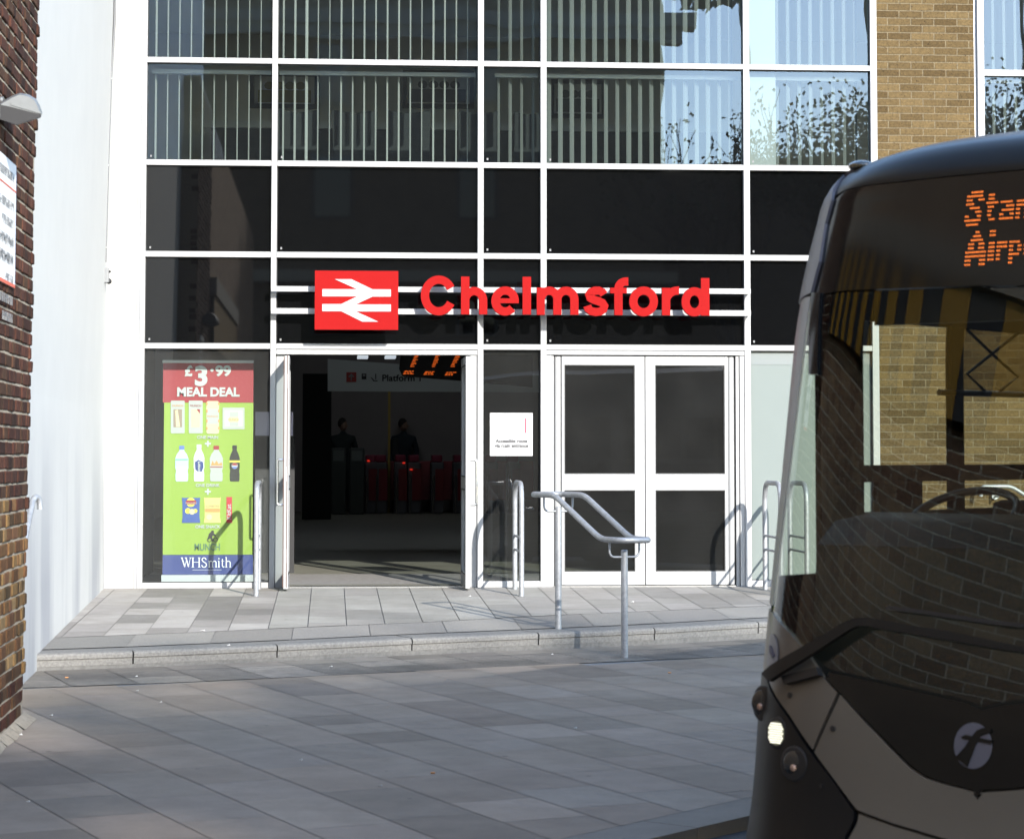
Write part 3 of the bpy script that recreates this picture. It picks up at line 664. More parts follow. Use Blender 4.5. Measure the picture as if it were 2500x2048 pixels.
def picture(x0, x1, y0, y1, label, kind):
    Y = 4.96; a, c = W(x0, y0, Y), W(x1, y1, Y)
    t = thing('framed_picture', label, 'picture', (0, 0, 0), 'framed pictures on the office wall')
    X0, X1, Z1, Z0 = a[0], c[0], a[2], c[2]; f = .055
    MB().box(X0, X1, Y, Y+.03, Z1-f, Z1).box(X0, X1, Y, Y+.03, Z0, Z0+f).box(X0, X0+f, Y, Y+.03, Z0+f, Z1-f).box(X1-f, X1, Y, Y+.03, Z0+f, Z1-f).build('frame', BLACKP, t)
    MB().box(X0+f, X1-f, Y+.01, Y+.03, Z0+f, Z1-f).build('print', mat('picture_paper', (.5, .5, .48), .7), t)
    mb = MB(); w_, h_ = X1-X0, Z1-Z0
    for k in range(4):
        cx_ = X0+w_*(.28+.15*k); mb.poly([(cx_+.06*math.cos(q*math.pi/5), Y+.008, Z0+h_*.62+.05*math.sin(q*math.pi/5)) for q in range(10)], (0, 1, 0), .002)
    mb.box(X0+w_*.12, X1-w_*.12, Y+.006, Y+.009, Z0+h_*.16, Z0+h_*.5)
    mb.build('motif', mat('motif_'+kind, (.10, .10, .10) if kind == 'a' else (.22, .19, .06), .8), t)
    base_at(t, ((X0+X1)/2, Y, Z0))
picture(610, 779, 175, 266, 'framed picture with yellow base line behind the left upstairs mullion', 'b')
picture(983, 1158, 171, 266, 'framed picture of dark shapes on a shelf, upstairs wide window', 'a')
picture(1342, 1480, 193, 290, 'framed picture behind the wide slats over the closed doors', 'a')
t = tag(MB().box(-1.5, 5.0, 4.0, 4.6, W(900, 313, 4.3)[2]-.05, W(900, 307, 4.3)[2]).build('long_shelf', mat('pale_laminate', (.6, .6, .6), .5)), 'long pale shelf top running behind the upstairs chairs', 'shelf')
tag(MB().box(-1.4, 4.9, 4.02, 4.5, 3.25, W(900, 314, 4.3)[2]-.05).build('dark_cabinet', mat('dark_cabinet', (.03, .03, .03), .6)), 'dark cabinet under the pale shelf upstairs', 'cabinet')

# ================================================================== NAME SIGN
SG = thing('station_name_sign', 'red raised Chelmsford letters on two white rails over the doors', 'sign')
RF = -.17
za, zb2 = W(1100, 701, RF)[2], W(1100, 714, RF)[2]; zc, zd = W(1100, 754.5, RF)[2], W(1100, 768, RF)[2]
rx0, rx1 = W(662, 710, RF)[0], W(1833, 712, RF)[0]
for a, c in ((zb2, za), (zd, zc)): MB().box(rx0, rx1, RF, RF+.05, a, c, bev=.002).build('rail', WHITE, SG)
bk = MB()
for x in (X[1]+.028, X[3]+.028, X[5]+.028, X[7]+.03):
    for a, c in ((zb2, za), (zd, zc)): bk.box(x-.015, x+.015, RF+.05, -.03, a+.012, c-.012)
bk.build('bracket', WHITE, SG)
def stroke(pts, w_, closed=False):
    """2D ribbon outline polygons (list of quads) along a centre line"""
    P = [Vector((p[0], p[1])) for p in pts]; n = len(P); L = []; Rr = []
    for i in range(n):
        if closed: a, c = P[i-1], P[(i+1) % n]
        else: a, c = P[max(0, i-1)], P[min(n-1, i+1)]
        t = (c-a).normalized(); nn = Vector((-t.y, t.x)); L.append(P[i]+nn*w_/2); Rr.append(P[i]-nn*w_/2)
    return L, Rr
def ribbon(mb, pts, w_, y, th, closed=False):
    L, Q = stroke(pts, w_, closed); n = len(pts)
    f = lambda p, yy: mb.b.verts.new((p.x, yy, p.y))
    A = [f(p, y) for p in L]; B = [f(p, y) for p in Q]; C = [f(p, y+th) for p in L]; D = [f(p, y+th) for p in Q]
    for i in range(n if closed else n-1):
        j = (i+1) % n
        for q in ((A[i], A[j], B[j], B[i]), (C[i], D[i], D[j], C[j]), (A[i], C[i], C[j], A[j]), (B[i], B[j], D[j], D[i])): mb.b.faces.new(q)
    if not closed: mb.b.faces.new((A[0], B[0], D[0], C[0])); mb.b.faces.new((A[-1], C[-1], D[-1], B[-1]))
LYF = -.36; LTH = .05
def LP(px, py): q = W(px, py, LYF); return (q[0], q[2])
def arc(cx_, cy_, rx, ry, a0, a1, n=24): return [LP(cx_+rx*math.cos(R(a0+(a1-a0)*i/n)), cy_-ry*math.sin(R(a0+(a1-a0)*i/n))) for i in range(n+1)]
SW = 20.3/245*.985
hw_ = 10.2
def letter(name, parts, bars=()):
    mb = MB(); 
    for i, (pts, closed) in enumerate(parts): ribbon(mb, pts[:-1] if closed else pts, SW, LYF+.0008*i, LTH, closed)
    for i, (x0, x1, y0, y1) in enumerate(bars):
        a, c = LP(x0, y1), LP(x1, y0); mb.box(a[0], c[0], LYF-.0008*(i+1), LYF+LTH+.0006*(i+1), a[1], c[1])
    return mb.build('letter', RED, SG)
# C h e l m s f o r d
letter('C', [(arc(1071, 721.5, 33.4, 38.6, 28, 332, 34), False)])
yb, yt, xh = 767.7, 675.5, 699.7
def arch(xl, xrr, top, base, r=None):
    cx_ = (xl+xrr)/2; rx = (xrr-xl)/2; cyy = top+hw_+rx*1.05
    return arc(cx_, cyy, rx, rx*1.05, 165, 0, 14)+[LP(xrr, base)]
letter('h', [(arch(1136, 1179.6, xh+.8, yb), False)], [(1125.6, 1146.2, yt, yb)])
letter('e', [(arc(1233.4, 735, 23.6, 25.6, 0, 318, 34), False)], [(1216, 1266.5, 728.6, 740.2)])
letter('l', [], [(1276, 1296.6, yt+.5, yb+.4)])
letter('m', [(arch(1321, 1361.0, xh, yb+1), False), (arch(1361, 1402.6, xh, yb+1), False)], [(1310.6, 1330.2, xh+2.5, yb+1.2)])
s_ = [(1474.5, 719.5), (1470.5, 713.0), (1462, 709.7), (1452.5, 709.9), (1443, 713.0), (1438.2, 719.8), (1441, 727.2), (1450, 732), (1461, 735.4), (1471, 739.8), (1476.2, 747), (1473.5, 755.5), (1465.0, 760.6), (1455, 761.9), (1444, 759.8), (1436.5, 754), (1434, 746.5)]
letter('s', [([LP(*p) for p in s_], False)])
letter('f', [(arc(1528.2, 705.2, 18.2, 17.8, 92, 180, 12)+[LP(1510.2, yb+1.8)], False), ([LP(1534, 687.4), LP(1527, 687.4)], False)], [(1489.7, 1530.5, 702.8, 716.2)])
letter('o', [(arc(1571.5, 736, 25.0, 26.4, 0, 360, 40), True)])
letter('r', [(arc(1655, 737, 29, 27.5, 160, 84, 12), False)], [(1616.3, 1636.3, xh+3.3, yb+2.2)])
letter('d', [(arc(1695.6, 737, 21.4, 25.6, 0, 360, 36), True)], [(1712, 1732, 679, yb+3)])
base_at(SG, (1.8, RF, zd))
LG = thing('railway_logo_sign', 'red square sign with the white double arrow symbol', 'sign')
a, c = LP(768, 805), LP(972.5, 662)
MB().box(a[0], c[0], LYF-.005, LYF+LTH, a[1], c[1], bev=.002).build('panel', RED, LG)
def L2(u, v): return LP(700+u/3.5317, 650+v/3.5317)
arrow = [(307, 198), (607, 199), (415, 113), (558, 113), (740, 200), (898, 201), (898, 263), (740, 263), (597, 330), (898, 330), (898, 391), (597, 391), (790, 479), (652, 479), (470, 389), (306, 389), (306, 327), (470, 327), (607, 261), (307, 261)]
mb = MB(); mb.poly([(L2(*p)[0], LYF-.009, L2(*p)[1]) for p in arrow], (0, 1, 0), .005); mb.build('arrow_symbol', SIGNW, LG)
MB().box(a[0]+.2, a[0]+.26, LYF+LTH, RF, a[1]+.1, c[1]-.1).box(c[0]-.26, c[0]-.2, LYF+LTH, RF, a[1]+.1, c[1]-.1).build('bracket', BLACKP, LG)
base_at(LG, ((a[0]+c[0])/2, LYF, a[1]))

# ================================================================== banner, notice
BY = .42
def BP(px, py): q = W(px, py, BY); return q[0], q[2]
BN = thing('pull_up_banner', 'red and lime pull-up banner with a £3.99 meal deal behind the shop window', 'banner')
def bb(name, x0, y0, x1, y1, m, dy=0, th=.004, par=None, bev=0):
    a, c = BP(x0, y1), BP(x1, y0); return MB().box(a[0], c[0], BY-dy, BY-dy+th, a[1], c[1], bev=bev).build(name, m, par or BN)
LIME = mat('banner_lime', (.26, .365, .05), .5); BRED = mat('banner_red', (.30, .021, .03), .5); BBLUE = mat('banner_blue', (.035, .05, .19), .5)
BWH = mat('banner_white', (.46, .46, .46), .5)
bb('header_bar', 397, 880, 619, 886, SILVER, .01, .02)
bb('red_panel', 397.5, 886, 619, 983, BRED); bb('green_panel', 397.3, 983, 618.5, 1354, LIME); bb('blue_panel', 396.5, 1354, 617.5, 1402, BBLUE)
bb('base', 395, 1402, 618.5, 1424, SILVER, .08, .2)
def btext(s, px, py, size, m, align='CENTER', bold=.0, sx=1, nm='lettering', shear=0):
    a = BP(px, py); return text(nm, s, (a[0], BY-.008, a[1]), size, m, BN, ext=.001, align=align, bold=bold, sx=sx, shear=shear)
btext('£', 460, 917, .140, BWH, bold=.006); btext('3', 491.5, 939.5, .262, BWH, bold=.011, sx=1.08); btext('\u00b7', 517.5, 918, .17, BWH, bold=.006); btext('99', 545, 917, .140, BWH, bold=.006, sx=1.12)
btext('MEAL DEAL', 508, 967, .122, BWH, bold=.005, sx=1.0)
for s, y in (('ONE MAIN', 1071), ('ONE DRINK', 1188), ('ONE SNACK', 1289)): btext(s, 507, y, .044, BWH, bold=.001)
for y in (1083, 1200): bb('plus_sign', 500, y-2.2, 515, y+2.2, BWH, .006, .002); bb('plus_sign', 505.3, y-7.5, 509.7, y+7.5, BWH, .0075, .002)
# food pictures printed on the banner
PAP = mat('print_white', (.42, .42, .40), .6); BRN = mat('print_brown', (.30, .22, .17), .7); TAN = mat('print_tan', (.60, .50, .33), .7); ORG = mat('print_orange', (.60, .28, .10), .7)
def bpoly(name, pts, m, dy=.006): return MB().poly([(BP(*p)[0], BY-dy, BP(*p)[1]) for p in pts], (0, 1, 0), .0015).build(name, m, BN)
def rr(x0, y0, x1, y1, r=2.5, n=3):
    o = []
    for cx_, cy_, a0 in ((x1-r, y0+r, -90), (x1-r, y1-r, 0), (x0+r, y1-r, 90), (x0+r, y0+r, 180)):
        for k in range(n+1): a = R(a0+90*k/n); o.append((cx_+r*math.cos(a), cy_+r*math.sin(a)))
    return o
bpoly('sandwich_print', rr(417, 978, 451, 1058), PAP); bpoly('sandwich_print', rr(423.5, 999, 444.5, 1043, 1), BRN, .0078); bpoly('sandwich_print', [(428, 1002), (434, 1000), (440, 1042), (430, 1042)], TAN, .0094)
bpoly('sandwich_print', rr(461, 978, 495, 1058), PAP); bpoly('sandwich_print', rr(467, 999, 488, 1043, 1), TAN, .0078); bpoly('sandwich_print', [(480, 999), (488, 999), (488, 1010)], BRED, .0094)
bpoly('wrap_print', rr(504, 979, 535, 1059, 5), TAN); bpoly('wrap_print', rr(505, 998, 535, 1035, 6), PAP, .0078)
for k in range(8): bpoly('wrap_print', rr(503.5+29*(k % 2), 982+18*(k//2)+(6 if k > 3 else 0), 507+29*(k % 2), 989+18*(k//2)+(6 if k > 3 else 0), 1), ORG, .0094)
bpoly('salad_box_print', rr(543.5, 995, 597, 1048, 2), PAP); bpoly('salad_box_print', rr(549, 1002, 592, 1041, 1), mat('print_pale', (.62, .62, .5), .6), .0078); bpoly('salad_box_print', rr(561, 1005, 582, 1040, 1), PAP, .0094); bpoly('salad_box_print', rr(559, 1018, 582, 1030, 1), TAN, .0108)
for x, y, c_ in ((434, 993, ORG), (478, 993, BRED), (519, 1019, ORG)): a = BP(x, y); text('lettering', 'MUNCH', (a[0], BY-.0098, a[1]), .030, c_, BN, ext=.0006, align='CENTER')
a = BP(570.5, 1027); text('lettering', 'MUNCH', (a[0], BY-.0125, a[1]), .030, ORG, BN, ext=.0006, align='CENTER')
def bottle(x0, x1, y0, y1, cap, body, capm, lab, labm, nw=.35):
    cx_ = (x0+x1)/2; w_ = (x1-x0)/2; h = y1-y0
    prof = [(nw, .09), (nw, .14), (.75, .24), (1, .36), (.97, .5), (1, .62), (.86, .70), (.96, .8), (.93, .97), (.8, 1)]
    P = [(cx_+w_*a_, y0+h*b_) for a_, b_ in prof]+[(cx_-w_*a_, y0+h*b_) for a_, b_ in reversed(prof)]
    bpoly('bottle_print', P, body); bpoly('bottle_print', rr(cx_-w_*nw*1.1, y0, cx_+w_*nw*1.1, y0+h*.11, 1.5), capm, .0078)
    if lab: bpoly('bottle_print', [(cx_-w_*.98, y0+h*lab[0]), (cx_+w_*.98, y0+h*lab[0]), (cx_+w_*.98, y0+h*lab[1]), (cx_-w_*.98, y0+h*lab[1])], labm, .0078)
WB = mat('print_waterblue', (.50, .68, .72), .5); CB = mat('print_capblue', (.12, .18, .5), .5); BLK = mat('print_black', (.02, .018, .015), .5); YEL = mat('print_yellow', (.75, .65, .08), .5); NAVY = mat('print_navy', (.03, .05, .2), .5)
GR = mat('print_green', (.2, .5, .3), .5)
bottle(428, 460, 1088, 1175, 0, WB, CB, (.40, .57), mat('print_paleblue', (.45, .6, .75), .5)); bpoly('bottle_print', rr(428.5, 1120, 459, 1124, 1), GR, .0094)
bottle(473, 499, 1085, 1175, 0, mat('print_clear', (.68, .74, .72), .5), mat('print_cap', (.6, .66, .66), .5), None, None, .4)
bpoly('bottle_print', [(476, 1128), (484, 1122), (496, 1128), (497, 1140), (493, 1151), (484, 1152), (477, 1146)], NAVY, .0085)
a = BP(488.5, 1151); text('lettering', 'smart', (a[0], BY-.0105, a[1]), .044, BWH, BN, ext=.0006, rot=(R(90), R(-90), 0), bold=.001)
bottle(512, 544.5, 1088, 1175, 0, PAP, BRED, None, None, .38)
a = BP(528, 1138); text('lettering', 'Volvic', (a[0], BY-.0095, a[1]), .045, BRED, BN, ext=.0006, align='CENTER') if False else None
bpoly('bottle_print', rr(513, 1139, 543, 1141, .5), BRED, .0088); bpoly('bottle_print', [(515, 1136), (519, 1124), (523, 1132), (529, 1124), (534, 1133), (541, 1128), (543, 1136)], ORG, .0088)
bottle(560.5, 585.5, 1087, 1175, 0, BLK, BLK, (.42, .475), YEL, .4)
def disc(cx_, cy_, r, m, dy, a0=0, a1=360): 
    P = [(cx_+r*math.cos(R(a0+(a1-a0)*k/20)), cy_-r*math.sin(R(a0+(a1-a0)*k/20))) for k in range(21)]
    bpoly('bottle_print', P, m, dy)
disc(573, 1137, 7.5, BWH, .0092); disc(573, 1137, 7, BRED, .0105, 10, 170); disc(573, 1137, 7, CB, .0105, 200, 340)
def packet(x0, x1, y0, y1, m):
    bpoly('snack_print', [(x0, y0), (x0+2, y0+2), (x1-2, y0+2), (x1, y0), (x1-1.5, y0+15), (x1-2, y1-14), (x1, y1), (x0, y1), (x0+2, y1-14), (x0+1.5, y0+15)], m)
packet(444, 489, 1213, 1276, mat('print_crispblue', (.05, .09, .30), .5)); disc(466, 1226, 11, YEL, .0088); bpoly('snack_print', rr(454, 1221, 479, 1231, 2), BRED, .0102)
a = BP(466.5, 1230); text('lettering', 'WALKERS', (a[0], BY-.0118, a[1]), .026, BWH, BN, ext=.0005, align='CENTER')
disc(459, 1247, 7, YEL, .0088); disc(469, 1249, 7, TAN, .0102); disc(477, 1247, 5, YEL, .0088)
packet(498, 539, 1213, 1276, mat('print_sunyellow', (.72, .58, .20), .5)); bpoly('snack_print', rr(501, 1241, 537, 1250, 1), ORG, .0088)
a = BP(518.5, 1238); text('lettering', 'SUNBITES', (a[0], BY-.0095, a[1]), .032, BRN, BN, ext=.0005, align='CENTER'); disc(511, 1262, 7, TAN, .0088)
bpoly('snack_print', [(552, 1213), (567.5, 1213), (566.5, 1216), (566.5, 1273), (567.5, 1276), (552, 1276), (553, 1273), (553, 1216)], mat('print_barred', (.50, .03, .04), .5))
a = BP(563.5, 1268); text('lettering', 'KitKat', (a[0], BY-.009, a[1]), .058, BWH, BN, ext=.0006, rot=(R(90), R(-90), 0), bold=.001)
DGR = mat('print_darkgreen', (.08, .17, .10), .5)
a = BP(506, 1343); text('lettering', 'MUNCH', (a[0], BY-.008, a[1]), .098, DGR, BN, ext=.0006, align='CENTER', sx=.72, bold=.001)
# cyclist silhouette above the word
def ringb(cx_, cy_, r, m):
    mb = MB(); P = [(BP(cx_+r*math.cos(k*math.pi/10), cy_+r*math.sin(k*math.pi/10))) for k in range(20)]
    ribbon(mb, P, .006, BY-.008, .0015, True); mb.build('cyclist_print', m, BN)
ringb(511.5, 1317, 5.2, BLK); ringb(526, 1317, 5.2, BLK)
bpoly('cyclist_print', [(508, 1313), (510, 1303), (514, 1299), (521, 1300), (528, 1307), (526, 1309), (520, 1306), (518, 1311), (522, 1320), (518, 1321), (513, 1313), (509, 1318)], BLK, .0095); disc(519, 1298, 3.5, BLK, .011)
SER = mat('banner_white2', (.78, .78, .8), .5)
def sg_(parts, serifs):
    mb = MB()
    for i_, (pts, w_) in enumerate(parts): ribbon(mb, [BP(*p) for p in pts], w_/245*1.02, BY-.0085+.0004*i_, .002)
    for x0, x1, y in serifs: a_, c_ = BP(x0, y+.55), BP(x1, y-.55); mb.box(a_[0], c_[0], BY-.0089, BY-.0065, a_[1], c_[1])
    mb.build('shop_name', SER, BN)
sg_([([(444, 1361), (451.5, 1383.5)], 2.6), ([(451, 1383.5), (455.5, 1366)], 1.1), ([(454.0, 1361), (460.5, 1383.5)], 2.6), ([(460, 1383.5), (465, 1361)], 1.1)], [(441.5, 447, 1361), (451, 457, 1361), (462.5, 467.5, 1361)])
sg_([([(471, 1361), (471, 1384)], 2.6), ([(486.5, 1361), (486.5, 1384)], 2.6), ([(471, 1372), (486.5, 1372)], 1.1)], [(467.8, 474.2, 1361), (467.8, 474.2, 1384), (483.3, 489.7, 1361), (483.3, 489.7, 1384)])
sg_([([(503.5, 1366), (501.5, 1362.3), (498, 1361.2), (494.5, 1362.5), (493.2, 1366), (495, 1369.5), (499.5, 1372.2), (503.2, 1375.2), (504.3, 1379), (502.3, 1383), (498.3, 1384.4), (494.5, 1383.2), (492.6, 1379)], 2.1)], [])
sg_([([(511, 1369), (511, 1384)], 2.3), ([(511, 1371.5), (514, 1369.3), (517.5, 1369.8), (519.2, 1372), (519.2, 1384)], 2.1), ([(519.2, 1371.8), (522.5, 1369.3), (526, 1369.8), (527.6, 1372), (527.6, 1384)], 2.1)], [(508.6, 513.5, 1384), (516.8, 521.6, 1384), (525.2, 530, 1384), (508.8, 511.5, 1369)])
sg_([([(534.5, 1369), (534.5, 1384)], 2.3), ([(534.5, 1362), (534.5, 1364.6)], 2.6)], [(532, 537, 1384), (532.2, 535, 1369)])
sg_([([(543, 1364), (543, 1381.5), (545, 1383.8), (547.8, 1382.8)], 2.1)], [(540.5, 547.6, 1369)])
sg_([([(552.5, 1360), (552.5, 1384)], 2.3), ([(552.5, 1371.5), (556, 1369.3), (560, 1369.8), (562, 1372.3), (562, 1384)], 2.1)], [(550, 555, 1384), (559.6, 564.6, 1384), (550.2, 553, 1360)])
bb('underline', 470, 1390, 541, 1391.5, mat('line_grey', (.4, .42, .55), .5), .006, .002)
base_at(BN, (BP(508, 1424)[0], BY, 0))

NT = thing('notice_sheet', 'white square notice about the accessible route stuck on the sidelight', 'notice')
a, c = W(1196, 1113, .022), W(1300.5, 1008, .022)
MB().box(a[0], c[0], .020, .026, a[2], c[2]).build('sheet', mat('notice_white', (.38, .38, .385), .5), NT)
q = W(1283.5, 1039, .018); MB().box(q[0]-.007, q[0]+.007, .017, .020, W(1280, 1057, .018)[2], W(1280, 1021, .018)[2]).build('red_line', mat('notice_red', (.45, .03, .07), .5), NT)
GT = mat('notice_grey_text', (.03, .03, .032), .6)
for s, y in (('Accessible route', 1080), ('via main entrance', 1091.5)):
    q = W(1249, y, .018); text('lettering', s, (q[0], .018, q[2]), .047, GT, NT, ext=.002, align='CENTER', bold=.0012)
base_at(NT, ((a[0]+c[0])/2, .02, a[2]))

# ================================================================== hoops and handrails
def hoop_mesh(y0, y1, h, zf):
    t = []
    pts = fillet([(0, y0, zf(y0)-.05), (0, y0, h), (0, y1, h), (0, y1, zf(y1)-.05)], .19, 10)
    return pts
def hoop(x, y0, y1, label):
    t = thing('bike_hoop', label, 'bike stand', (0, 0, 0), 'galvanised hoops in front of the glazing')
    pts = [(x+p[0], p[1], p[2]) for p in fillet([(0, y0, platz(y0)), (0, y0, 1.04), (0, y1, 1.04), (0, y1, platz(y1))], .20, 12)]
    auto(MB().tube(pts, .0245, 16).build('hoop_tube', GALV, t))
    for z in (.52, .385): auto(MB().tube([(x, y0, z), (x, y1, z)], .012, 10).build('rung', GALV, t))
    base_at(t, (x, (y0+y1)/2, 0))
hoop(-.70, -1.0, -.16, 'galvanised hoop in front of the shop window and banner')
hoop(1.81, -1.11, -.27, 'galvanised hoop between the doorways, behind the sloping handrail')
hoop(4.27, -1.28, -.42, 'galvanised hoop by the frosted window left of the bus')
hoop(4.52, -1.28, -.42, 'galvanised hoop seen through the bus corner glass')
HR = thing('stair_handrail', 'galvanised looped handrail sloping down over the step', 'handrail')
P1 = Vector((1.864, -4.319)); P2 = Vector((2.281, -5.394)); e = (P2-P1).normalized(); lt = Vector((-e.y, e.x)); LN = (P2-P1).length
def hp(t, s, z): q = P1+e*t+lt*s; return (q.x, q.y, z)
zu, zl = .985, .655; s_w = .135; tA, tB = .20, LN-.14
loop = [hp(-.10, -s_w, zu), hp(tA, -s_w, zu), hp(tB, -s_w, zl), hp(LN+.20, -s_w, zl), hp(LN+.20, s_w, zl), hp(tB, s_w, zl), hp(tA, s_w, zu), hp(-.22, s_w, zu), hp(-.22, -s_w, zu), hp(-.10, -s_w, zu)]
lp = fillet(loop, .10, 7)[:-1]
auto(MB().tube(lp, .0235, 16, closed=True).build('rail', GALV, HR), 60)
for (P, zt_, zg) in ((P1, zu-.10, platz(P1.y)), (P2, zl-.08, lowz(P2.y))):
    auto(MB().tube([(P.x, P.y, zg-.02), (P.x, P.y, zt_-.004), (P.x, P.y, zt_)], [.027, .027, .023], 18).build('post', GALV, HR))
for t_, zr in ((0, zu), (LN, zl)):
    for s_ in (-1, 1):
        pts = fillet([hp(t_, s_*.02, zr-.135), hp(t_, s_*s_w*.97, zr-.135), hp(t_, s_*s_w*.97, zr-.015)], .05, 6)
        auto(MB().tube(pts, .0085, 10).build('bracket', GALV, HR))
base_at(HR, (P1.x, P1.y, platz(P1.y)))
HL = thing('wall_handrail', 'galvanised handrail end curling beside the brick corner', 'handrail')
pts = [at_y(30, 1470, -8.0), at_y(66, 1290, -7.55), at_y(80, 1222, -7.35), at_y(86, 1214, -7.33), at_y(93, 1215, -7.31), at_y(97, 1225, -7.3), at_y(98, 1243, -7.3)]
auto(MB().tube(fillet(pts, .03, 4), .0215, 14).build('rail', GALV, HL), 60)
q = Vector(at_y(78, 1235, -7.36)); auto(MB().tube([q, (q.x-.12, q.y, q.z-.03), (-2.16, q.y, q.z-.03)], .008, 8).build('bracket', GALV, HL))
base_at(HL, (-2.1, -7.35, lowz(-7.3)))

# ================================================================== brick wall on the left
bx = at_low(57, 1759); BX = bx[0]; BYY = bx[1]
BW = thing('brick_wall', 'old red and tan brick wall corner at the left edge', 'wall')
def lean(z): return .0095*max(0, z+.3)+.0       # slight outward lean
bmk = MB(); CL = bmk.b.loops.layers.color.new('Col'); random.seed(11)
CH = .0835; z = lowz(BYY)-.3; row = 0
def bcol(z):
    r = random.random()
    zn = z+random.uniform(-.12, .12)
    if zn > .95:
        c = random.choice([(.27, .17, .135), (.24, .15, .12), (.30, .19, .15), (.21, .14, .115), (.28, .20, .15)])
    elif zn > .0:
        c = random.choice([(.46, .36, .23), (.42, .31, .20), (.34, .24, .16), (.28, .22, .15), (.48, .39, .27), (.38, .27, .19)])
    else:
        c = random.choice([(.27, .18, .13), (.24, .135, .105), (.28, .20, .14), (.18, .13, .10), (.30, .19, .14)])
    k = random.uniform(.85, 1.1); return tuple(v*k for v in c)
while z < 6.4:
    # face bricks, from the corner towards the camera
    y = BYY-.0; k = 0; hd = (row % 2 == 0)
    jx = random.uniform(-.008, .008)
    while y > BYY-3.4:
        L = .108 if ((k+row) % 2 == 0 or k == 0 and row % 2) else .222
        if random.random() < .12: L = .108
        x1 = BX+lean(z)+random.uniform(-.005, .005)+ (jx if k == 0 else 0); x0 = x1-.10
        yj = random.uniform(-.012, .008) if k == 0 else 0
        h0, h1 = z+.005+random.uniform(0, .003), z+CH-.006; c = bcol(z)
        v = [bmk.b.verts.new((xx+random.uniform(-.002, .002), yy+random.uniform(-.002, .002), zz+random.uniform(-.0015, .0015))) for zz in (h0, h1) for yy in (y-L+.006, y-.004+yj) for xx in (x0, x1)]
        for q in ((0, 2, 3, 1), (4, 5, 7, 6), (0, 1, 5, 4), (2, 6, 7, 3), (0, 4, 6, 2), (1, 3, 7, 5)):
            f = bmk.b.faces.new([v[i] for i in q])
            for lp in f.loops: lp[CL] = (*c, 1)
        y -= L+.003; k += 1
    # end face bricks (facing the station)
    x = BX+lean(z)-.11
    z += CH; row += 1
bmesh.ops.recalc_face_normals(bmk.b, faces=bmk.b.faces)
bmesh.ops.bevel(bmk.b, geom=bmk.b.edges[:], offset=.006, segments=1, affect='EDGES')
bmk.build('face_bricks', BRKM, BW, recalc=False)
mm = MB()
zs = [-.8, 0, 1.5, 3, 4.5, 6.5]
for za_, zb_ in zip(zs[:-1], zs[1:]):
    for (ya, yb_) in ((BYY-3.4, BYY-.006),):
        xa_, xb2 = BX+lean(za_)-.009, BX+lean(zb_)-.009
        mm.quad([(xa_, ya, za_), (xa_, yb_, za_), (xb2, yb_, zb_), (xb2, ya, zb_)])
        mm.quad([(BX-.5, yb_, za_), (xa_, yb_, za_), (xb2, yb_, zb_), (BX-.5, yb_, zb_)])
mm.build('mortar', MORT, BW)
bw2 = MB().box(BX-.5, BX+.0, -34, BYY-3.4, -.8, 6.5); bw2.build('wall_body', OLDW, BW)
MB().box(BX-.5, BX-.012, BYY-3.4, BYY-.01, -.8, 6.4).build('wall_core', MORT, BW)
base_at(BW, (BX, BYY, lowz(BYY)))
# mortar haunch at foot
mb = MB(); ys = [BYY+.05-.25*k for k in range(8)]
for ya, yb_ in zip(ys[:-1], ys[1:]):
    wa, wb = .05+.03*random.random(), .05+.03*random.random()
    mb.quad([(BX, ya, lowz(ya)+.05), (BX+wa, ya, lowz(ya)+.003), (BX+wb, yb_, lowz(yb_)+.003), (BX, yb_, lowz(yb_)+.05)])
mb.build('mortar_fillet', MORT, BW).matrix_parent_inverse = Matrix.Translation(BW.location).inverted()
# handrail on the brick front, seen through the bus windows
HB_ = thing('brick_front_handrail', 'galvanised handrail fixed to the yellow brick wall, seen through the bus windows', 'handrail')
auto(MB().tube(fillet([at_y(2395, 1212, -.16), at_y(2395, 1188, -.16), at_y(2468, 1187, -.16), at_y(2560, 1245, -.16), at_y(2680, 1330, -.16)], .06, 6), .021, 12).build('rail', GALV, HB_), 60)
q = Vector(at_y(2430, 1211, -.03)); auto(MB().cyl(q, (0, 1, 0), .035, .025, 20).tube([q, (q.x, -.15, q.z-.01), (q.x, -.16, q.z+.09)], .008, 8).build('bracket', GALV, HB_), 60)
base_at(HB_, tuple(q))
# notice board on the brick wall
SX = BX+.035
NB = thing('wall_notice', 'white notice board with red edging on the brick wall', 'sign')
def SP(px, py): q = at_x(px, py, SX); return q
r_ = SP(37, 600)[1]; l_ = r_-1.0
def zs_at(y_world, px, py):   # world z on plane for a photo point
    return SP(px, py)[2]
ztop = SP(38, 404)[2]; zbot = SP(33, 703)[2]
mb = MB(); mb.box(BX-.01, SX, l_, r_, zbot, ztop); mb.build('board', mat('notice_board_white', (.78, .78, .78), .4), NB)
mb = MB(); mb.box(SX, SX+.002, l_, r_, zbot, zbot+.02).box(SX, SX+.002, l_, r_, ztop-.16, ztop-.15); mb.build('red_line', mat('pale_red_print', (.6, .12, .07), .6), NB)
MB().box(BX-.01, SX+.001, r_, r_+.006, zbot, ztop).build('edge_trim', mat('blue_grey_edge', (.2, .25, .38), .5), NB)
random.seed(5); GP = mat('grey_print', (.20, .20, .20), .6)
